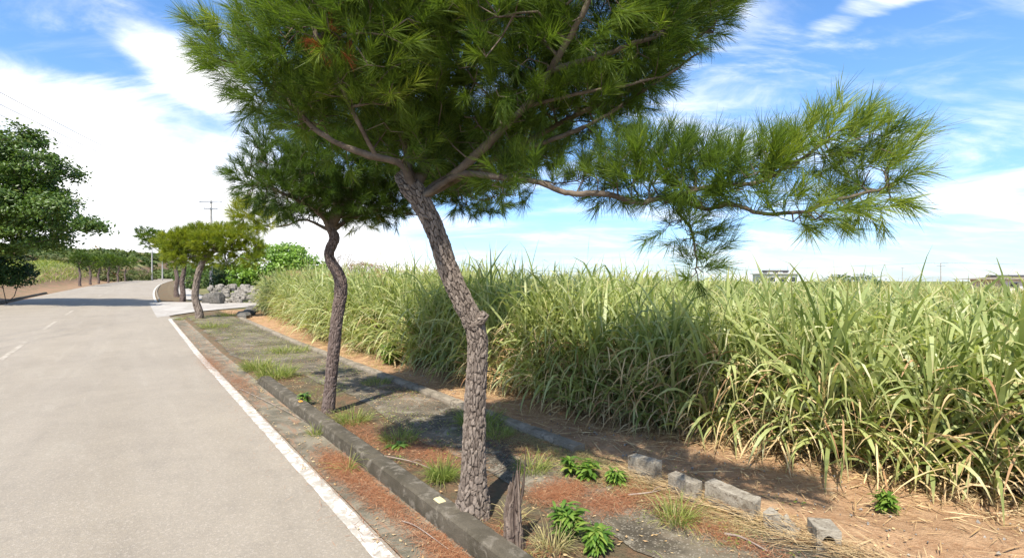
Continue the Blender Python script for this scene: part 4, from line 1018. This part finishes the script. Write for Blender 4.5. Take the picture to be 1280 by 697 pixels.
# deeper rows: their upper halves show
s = np.concatenate([rng.uniform(-6, 20, 2600), rng.uniform(20, 44, 1300)]); t = tf(s)+3+rng.random(len(s))*9
R2, B2_, hg2, _ = cane_plants(s, t, hcane(s, t), 8, 5, .05, lo=.4, lenk=1.2); Ltot.append(R2)
x = rng.uniform(-14, 150, 9000); y = rng.uniform(14, 110, 9000); s, t = to_st(x, y); m_ = (t > tf(s)+10) & (s < 48) & (x > y*-.5) & (x < y*1.25); s, t = s[m_], t[m_]
R3, _, _, _ = cane_plants(s, t, hcane(s, t)*(1+.0*t), 7, 4, .075, lo=.45); Ltot.append(R3)
V, F, ti, u = cat_ribbons(Ltot)
cf = mesh_np('sugar_cane_field', V, F, M['cane'], attrs={'tint': ti, 'along': u})
tag(cf, 'dense field of tall pale green sugar cane with arching leaves along the red soil', 'sugar cane', kind='stuff')
# cane stems in the front rows and standing dry leaves at their feet
N = len(Bb); V, F, ti, u = ribbons(Bb, np.stack([ln[:, 0], ln[:, 1], np.ones(N)], 1), hg*.62, .03, 0, 3, prof=lambda v: v*0+1)
V2, F2, t2, u2 = ribbons(Bb, np.stack([ln[:, 0], ln[:, 1], np.ones(N)], 1), hg*.62, .03, 0, 3, prof=lambda v: v*0+1, side=np.tile([.6, .8, 0], (N, 1)))
tag(mesh_np('cane_stalks', np.vstack([V, V2]), np.vstack([F, F2+len(V)]), M['cane_stem'], attrs={'tint': np.concatenate([ti, t2]), 'along': np.concatenate([u, u2])*.4+.3}), 'brownish cane stalks inside the front rows of the field', 'sugar cane', kind='stuff')
s = np.concatenate([rng.uniform(-4, 10, 2600), rng.uniform(-4, 40, 2600)]); t = tf(s)+rng.random(5200)*1.0-.2; b = W_st(s, t, .1); b[:, 2] += rng.random(5200)**1.6*1.3
th = rng.random(5200)*2*np.pi; D = np.stack([np.cos(th), np.sin(th), rng.random(5200)*1.2], 1)
rb = [ribbons(b, D, .45+.55*rng.random(5200), .020, 2.0*rng.random(5200)+.7, 5, gpow=1.4, twist=1.2)]
s = np.concatenate([rng.uniform(-2, 12, 8000), rng.uniform(12, 34, 3500)]); t = tf(s)-rng.exponential(.62, 11500)+.3; kk = t > 5.35; s, t = s[kk], t[kk]; n = len(s)
b = W_st(s, t, .04); th = rng.random(n)*2*np.pi; D = np.stack([np.cos(th), np.sin(th), rng.normal(.02, .08, n)], 1)
rb.append(ribbons(b, D, .05+.5*rng.random(n)**3, .004+.011*rng.random(n)**2, .05, 4, twist=.8, side=norm(np.cross(D, [0, 0, 1.]))))
# straw heap along the loose blocks
n = 1500; s = rng.uniform(.4, 4.2, n); t = 4.95+rng.normal(0, .12, n)+.05*(s < 2); b = W_st(s, t, .03); b[:, 2] += np.abs(rng.normal(0, .05, n)); a = rd+rng.normal(0, .5, n); D = np.stack([np.cos(a), np.sin(a), rng.normal(0, .08, n)], 1)
rb.append(ribbons(b, D, .15+.3*rng.random(n), .006, .02, 3, side=norm(np.cross(D, [0, 0, 1.]))))
V, F, ti, u = cat_ribbons(rb)
tag(mesh_np('cane_straw', V, F, M['straw'], attrs={'tint': ti, 'along': u}), 'dry tan cane leaves strewn over the soil at the foot of the cane', 'straw', kind='stuff')
# seed heads above the left part of the field
n = 420; s = rng.uniform(14, 42, n); t = tf(s)+rng.random(n)*4; b = W_st(s, t); b[:, 2] += hcane(s, t)*.86
D = np.stack([rng.normal(0, .25, n)-.1, rng.normal(0, .2, n), np.ones(n)], 1)
stem = ribbons(b, D, .32+.2*rng.random(n), .008, .5, 4); tip = stem[0].reshape(n, 5, 2, 3)[:, -1].mean(1)
nn = 14; pb_ = np.repeat(tip, nn, 0); dd = np.repeat(norm(D), nn, 0)+rng.normal(0, .35, (n*nn, 3))
V, F, ti, u = cat_ribbons([stem, ribbons(pb_, dd, .12+.12*rng.random(n*nn), .008, .9, 3)])
tag(mesh_np('seed_heads', V, F, M['plume'], attrs={'tint': ti, 'along': u}), 'brown feathery seed heads over the left end of the cane', 'seed heads', kind='stuff')

# ------------------------------------------------------------------ litter, grass, weeds, twigs
def patch(px, py, rs, rt, n, ln_=.11):
    g_ = G(px, py); s0, t0 = to_st(g_[0], g_[1]); s = s0+rng.normal(0, rs, n); t = t0+rng.normal(0, rt, n); return s, t, np.full(n, ln_)
pp = [patch(430, 585, .40, .13, 4200), patch(470, 620, .45, .10, 2200), patch(560, 690, .5, .10, 2500), patch(265, 455, 1.2, .14, 2600), patch(300, 480, .9, .12, 1800), patch(700, 618, .14, .20, 2800), patch(765, 630, .12, .2, 1800),
      patch(540, 570, .4, .2, 2600), patch(460, 545, .6, .2, 2600), patch(660, 560, .5, .25, 1800), patch(820, 620, .5, .10, 1800), patch(500, 490, 1., .3, 1200), patch(620, 690, .4, .2, 1500), patch(270, 430, 1.6, .3, 1400), patch(880, 660, .5, .1, 1600)]
s = np.concatenate([p[0] for p in pp]); t = np.concatenate([p[1] for p in pp])
s2 = np.concatenate([rng.uniform(-1, 34, 9000), rng.uniform(13, 36, 9000)]); t2 = rng.uniform(1.95, 5.2, 18000); w2 = fbm(np.stack([s2*.9+60, t2*1.8+60], -1), 14) > .52; s = np.concatenate([s, s2[w2]]); t = np.concatenate([t, t2[w2]])
s = np.concatenate([s, rng.uniform(-1, 34, 2600)]); t = np.concatenate([t, 1.98-rng.exponential(.13, 2600)])
ok = ((t < 2.44) | (t > 2.72)); s, t = s[ok], t[ok]; n = len(s); b = W_st(s, t, .022); b[:, 2] += np.abs(rng.normal(0, .012, n)); a = rng.random(n)*2*np.pi
D = np.stack([np.cos(a), np.sin(a), rng.normal(0, .12, n)], 1)
V, F, ti, u = ribbons(b, D, .08+.09*rng.random(n), .0032, .05, 2, side=norm(np.cross(D, [0, 0, 1.])))
tag(mesh_np('pine_needle_litter', V, F, M['litter'], attrs={'tint': ti, 'along': u}), 'rust red fallen pine needles drifted along the kerb and over the verge', 'pine needles', kind='stuff')
def blades(n, P, spread, ln_, wd, up=1.0, droop=1.0, K=4):
    a = rng.random(n)*2*np.pi; q = rng.random(n)**.5*spread; b = np.array(P)+np.stack([np.cos(a)*q, np.sin(a)*q, np.zeros(n)], 1)
    D = np.stack([np.cos(a)*.5, np.sin(a)*.5, np.full(n, up)], 1)+rng.normal(0, .25, (n, 3)); return ribbons(b, D, ln_*(.5+.8*rng.random(n)), wd, droop*(.4+rng.random(n)), K, gpow=1.4)
# low creeping ground cover between the cracks (uncountable)
n = 16000; s = rng.uniform(.5, 36, n); t = rng.uniform(2.74, 5.9, n); dn = fbm(np.stack([s*1.5+77, t*2.6+77], -1), 51); k_ = (dn > .56) & ((t < 4.92) | (t > 5.2)); s, t = s[k_], t[k_]; n = len(s)
P = W_st(s, t, .02); P[:, 2] += rng.random(n)*.05; V, F, ti, u = leaves(P, norm(np.stack([rng.normal(0, .4, n), rng.normal(0, .4, n), np.ones(n)], 1)), .035, rng.random(n), .6, 1.5)
tag(mesh_np('ground_cover', V, F, M['grass'], attrs={'tint': ti, 'along': u}), 'small creeping green weeds spreading over the verge and sidewalk cracks', 'ground cover', kind='stuff')
# scattered short grass in cracks (uncountable)
n = 15000; s = rng.uniform(0, 37, n); t = rng.uniform(2.72, 5.0, n); den = fbm(np.stack([s*.8+10, t*2.1+10], -1), 31)+.10*sst(12, 15, s)-.12*((t > 3.7) & (t < 4.6) & (s < 13)); k_ = den > .515
s, t = s[k_], t[k_]; b = W_st(s, t, .0); n = len(s); a = rng.random(n)*2*np.pi; D = np.stack([np.cos(a)*.6, np.sin(a)*.6, np.ones(n)], 1)
r1 = ribbons(b, D, .06+.12*rng.random(n), .0045, .9, 3)
n = 5200; s = rng.uniform(2.5, 6.8, n); t = 4.75+rng.normal(0, .22, n)+.02*(s-4); b = W_st(s, t, .0); a = rng.random(n)*2*np.pi; D = np.stack([np.cos(a)*.8, np.sin(a)*.8, np.ones(n)*.8], 1)
r2 = ribbons(b, D, .10+.22*rng.random(n), .003, 1.2, 4)
V, F, ti, u = r1; tag(mesh_np('verge_grass', V, F, M['grass'], attrs={'tint': ti, 'along': u}), 'short green grass growing in the cracks of the paving and verge', 'grass', kind='stuff')
V, F, ti, u = r2; tag(mesh_np('dry_grass', V, F, M['drygrass'], attrs={'tint': ti, 'along': u}), 'fine tan dry grass along the soil edge before the loose blocks', 'grass', kind='stuff')
tuft_list = [(500, 552, 1, .22, .20, 150, 'grass patch on the dark sidewalk midway between the two nearest trunks'), (395, 545, 1, .08, .20, 60, 'thin grass tuft in the gutter below the second pine'),
             (600, 530, 1, .30, .26, 220, 'tall grass patch against the low edging behind the largest trunk'), (665, 590, 1, .16, .22, 120, 'grass tuft in the dry grass right of the splintered stump'), (360, 440, 1, .6, .22, 240, 'low grass patch on the old paving beyond the mossy kerb end'),
             (322, 462, 5, .30, .30, 260, 'yellowish grass clump beyond the end of the mossy kerb'), (345, 472, 5, .35, .34, 300, 'broad green grass clump at the very end of the mossy kerb'), (436, 590, 1, .03, .30, 26, 'sparse arching grass tuft leaning over the kerb onto the needles'),
             (553, 600, 1, .10, .22, 260, 'dense blue-green grass tuft just left of the largest pine trunk'), (440, 528, 2, .25, .24, 200, 'grass clump at the right foot of the second pine'), (470, 480, 2, .28, .16, 160, 'flat grass patch on the dark sidewalk right of the second pine'),
             (845, 655, 1, .12, .26, 120, 'arching green grass tuft in front of the loose block row'), (268, 410, 8, .5, .35, 150, 'grass clump by the corner pine at the side road'), (285, 395, 8, .5, .35, 170, 'grass clump beside the dark rubble near the side road'), (640, 655, 1, .05, .22, 40, 'thin pale grass tuft at the base of the splintered stump'),
             (690, 690, 1, .10, .22, 90, 'straw-coloured grass tuft left of the leafy weeds in the foreground'), (620, 545, 3, .22, .18, 200, 'grass clump behind the largest pine on the sidewalk'), (225, 400, 8, .2, .25, 90, 'small grass tuft beside the end of the white edge line')]
for px, py, _, sp, ln_, n, lab in tuft_list:
    g_ = G(px, py); V, F, ti, u = blades(int(n*1.5), g_, sp*1.1, ln_*1.3, .006 if sp < .3 else .010, 1.0, 1.1)
    dry = 'straw' in lab or 'thin pale' in lab
    o = mesh_np('grass_tuft', V, F, M['drygrass' if dry else 'grass'], attrs={'tint': np.clip(ti*(.6 if 'blue' in lab else 1), 0, 1), 'along': u}, loc=tuple(g_)); tag(o, lab, 'grass tuft', 'grass tufts on the verge')
def weed(px, py, h, n, lw, lab, rosette=False, base=None):
    h *= 1.45; lw *= 1.3; n = int(n*1.7); g_ = G(px, py) if base is None else base; root = empty('leafy_weed', tuple(g_), lab, 'weed', 'leafy green weeds'); rb = []; st = []
    ns = max(3, n//9)
    for k in range(ns):
        a = rng.random()*2*math.pi; tip = g_ + np.array([math.cos(a)*h*.4*rng.random(), math.sin(a)*h*.4*rng.random(), h*(.45+.4*rng.random())]); C = catmull([g_, (g_+tip)/2+[0, 0, h*.08], tip], 8)
        st.append(loft(C, np.linspace(.005, .002, 8), 5)); m_ = n//ns+1; u = .2+.8*rng.random(m_); idx = (u*7).astype(int); p = C[idx]
        th = rng.random(m_)*2*np.pi; D = np.stack([np.cos(th), np.sin(th), .25+.5*rng.random(m_)], 1)
        rb.append(ribbons(p, D, (lw*3.4 if lw > .035 else lw*4.6)*(.6+.6*rng.random(m_)), lw*(.8+.4*rng.random(m_)), 1.0, 5, gpow=1.5, prof=lambda v: np.sin(np.clip(v*.93+.07, 0, 1)*np.pi)**.8, side=norm(np.cross(D, [0, 0, 1.])), twist=.3))
    V, F = merge(st); part('stem', V, F, M['weed'], root, {'tint': np.full(len(V), .3), 'along': np.full(len(V), .4)})
    V, F, ti, u = cat_ribbons(rb); part('leaves', V, F, M['weed'], root, {'tint': ti, 'along': u})
weed(708, 672, .27, 210, .024, 'largest bright green leafy weed in the foreground right of the stump')
weed(745, 690, .20, 90, .026, 'low bushy weed at the bottom edge beside the largest weed')
weed(382, 506, .22, 60, .034, 'broad-leaved weed just behind the kerb left of the second pine')
weed(487, 455, .50, 90, .07, 'leafy weed on the soil at the foot of the cane, between the two nearest trunks')
weed(735, 600, .22, 50, .036, 'dark green weed in the dry grass left of the round little weed')
weed(770, 606, .16, 70, .024, 'round little bright weed at the edge of the dark sidewalk before the chipped block')
weed(712, 594, .18, 36, .032, 'small weed farthest left in the dry grass')
weed(1106, 640, .20, 80, .022, 'small weed alone on the red soil in front of the cane at right')
weed(497, 560, .05, 14, .05, 'flat fallen leafy sprig lying on the dark sidewalk')
def stick(p0, p1, r, lab, pale=True, fork=True):
    a = G(*p0)+[0, 0, .035]; b = G(*p1)+[0, 0, .035]; mid_ = (a+b)/2+rng.normal(0, .05, 3)*[1, 1, 0]+[0, 0, .02]; C = catmull([a, mid_, b], 20); P_ = [loft(C, np.linspace(r, r*.4, 20), 6)]
    if fork: e = C[9]+norm(b-a)*.22+np.array([rng.normal(0, .09), rng.normal(0, .09), .05]); P_.append(loft(catmull([C[9], (C[9]+e)/2+[0, 0, .02], e], 8), np.linspace(r*.6, r*.25, 8), 5))
    V, F = merge(P_); tag(mesh_np('fallen_stick', V, F, M['branch_pale' if pale else 'branch'], loc=tuple(a), smooth=True), lab, 'stick', 'fallen sticks')
stick((503, 655), (560, 690), .008, 'pale fallen twig in the gutter at the foot of the kerb', fork=False)
stick((478, 572), (556, 596), .009, 'forked grey twig lying behind the kerb left of the largest pine')
stick((785, 622), (836, 612), .009, 'white forked twig lying below the pale flat-faced block')
stick((905, 672), (960, 694), .014, 'thick pale stick in the straw near the hollow block', fork=False)
stick((300, 488), (385, 530), .007, 'long thin twig in the gutter beside the far end of the kerb', fork=False)
stick((600, 600), (655, 575), .010, 'dark fallen branch behind the splintered stump', False)
# small dry leaf flecks over paving, gutter and soil
n = 8200; s = np.concatenate([rng.uniform(-1, 14, 3000), rng.uniform(12, 37, 5200)]); t = rng.uniform(1.8, 6.4, n); dn = fbm(np.stack([s*1.4+33, t*2.3+33], -1), 41); k_ = (dn > .42) & ((t < 2.44) | (t > 2.74)) & ((t < 4.92) | (t > 5.2)); s, t = s[k_], t[k_]; n = len(s)
P = W_st(s, t, .03); O_ = norm(np.stack([rng.normal(0, .25, n), rng.normal(0, .25, n), np.ones(n)], 1)); V, F, ti, u = leaves(P, O_, .042, rng.random(n), .5, 3.0)
tag(mesh_np('leaf_debris', V, F, M['straw'], attrs={'tint': ti, 'along': u}), 'small dry tan leaves scattered over the paving, gutter and soil', 'dry leaves', kind='stuff')
# small stones scattered over the soil: too many to count
n = 900; s = rng.uniform(0, 12, n); t = rng.uniform(5.3, 7.6, n); P = W_st(s, t, .005); P[:, 2] += .01; r_ = .006+.016*rng.random(n)**3
oct_ = np.array([[1, 0, 0], [0, 1, 0], [-1, 0, 0], [0, -1, 0], [0, 0, 1], [0, 0, -1.]]); V = (P[:, None]+oct_[None]*r_[:, None, None]*(1+.4*rng.normal(size=(n, 6, 1)))).reshape(-1, 3)
fo = np.array([[0, 1, 4], [1, 2, 4], [2, 3, 4], [3, 0, 4], [1, 0, 5], [2, 1, 5], [3, 2, 5], [0, 3, 5]]); F = (np.arange(n)[:, None, None]*6+fo[None]).reshape(-1, 3)
tag(mesh_np('soil_pebbles', V, F, M['stone']), 'small pale pebbles scattered over the red soil', 'pebbles', kind='stuff')
# tall grass on the left bank and field
n = 16000; s = rng.uniform(60, 190, n); t = -rng.uniform(13.5, 48, n); b = W_st(s, t); a = rng.random(n)*2*np.pi; D = np.stack([np.cos(a)*.4, np.sin(a)*.4, np.ones(n)], 1)
V, F, ti, u = ribbons(b, D, .6+.9*rng.random(n), .09, .9, 3)
tag(mesh_np('field_grass', V, F, M['grass'], attrs={'tint': ti, 'along': u}), 'tall green field grass rising behind the left roadside pines', 'grass', kind='stuff')
# far wooded hill
def far_wood():
    n = 1500; x = rng.uniform(-420, -60, n*3); y = rng.uniform(205, 400, n*3); hh = hill(x, y); s, t = to_st(x, y); k_ = (hh > 1.0); x, y = x[k_][:n], y[k_][:n]; n = len(x)
    c = np.stack([x, y, H(x, y)], 1); per = 46; rr = rng.uniform(2.2, 4.6, n)
    d = norm(rng.normal(size=(n*per, 3))); d[:, 2] = np.abs(d[:, 2]); P = np.repeat(c, per, 0)+d*np.repeat(rr, per)[:, None]*(.7+.35*rng.random((n*per, 1)))*[1, 1, .8]
    ti = np.clip(np.repeat(rng.beta(1.3, 2.2, n), per)+rng.normal(0, .07, n*per), 0, 1); V, F, t_, u = leaves(P, d, 1.5, ti, .8)
    tag(mesh_np('far_wood', V, F, M['leaf_far'], attrs={'tint': t_, 'along': u}), 'wooded green and brown hill beyond the end of the road', 'woodland', kind='stuff')
    n = 420; s = rng.uniform(165, 240, n); t = -rng.uniform(8, 60, n); c = W_st(s, t); rr = rng.uniform(.9, 2.0, n); per = 40; d = norm(rng.normal(size=(n*per, 3))); d[:, 2] = np.abs(d[:, 2])
    P = np.repeat(c, per, 0)+d*np.repeat(rr, per)[:, None]*(.7+.35*rng.random((n*per, 1))); ti = np.repeat(rng.random(n), per); V, F, t_, u = leaves(P, d, .7, ti, .8)
    tag(mesh_np('roadside_scrub', V, F, M['scrub'], attrs={'tint': t_, 'along': u}), 'brown-green scrub covering the slope left of the road crest', 'scrub', kind='stuff')
far_wood()
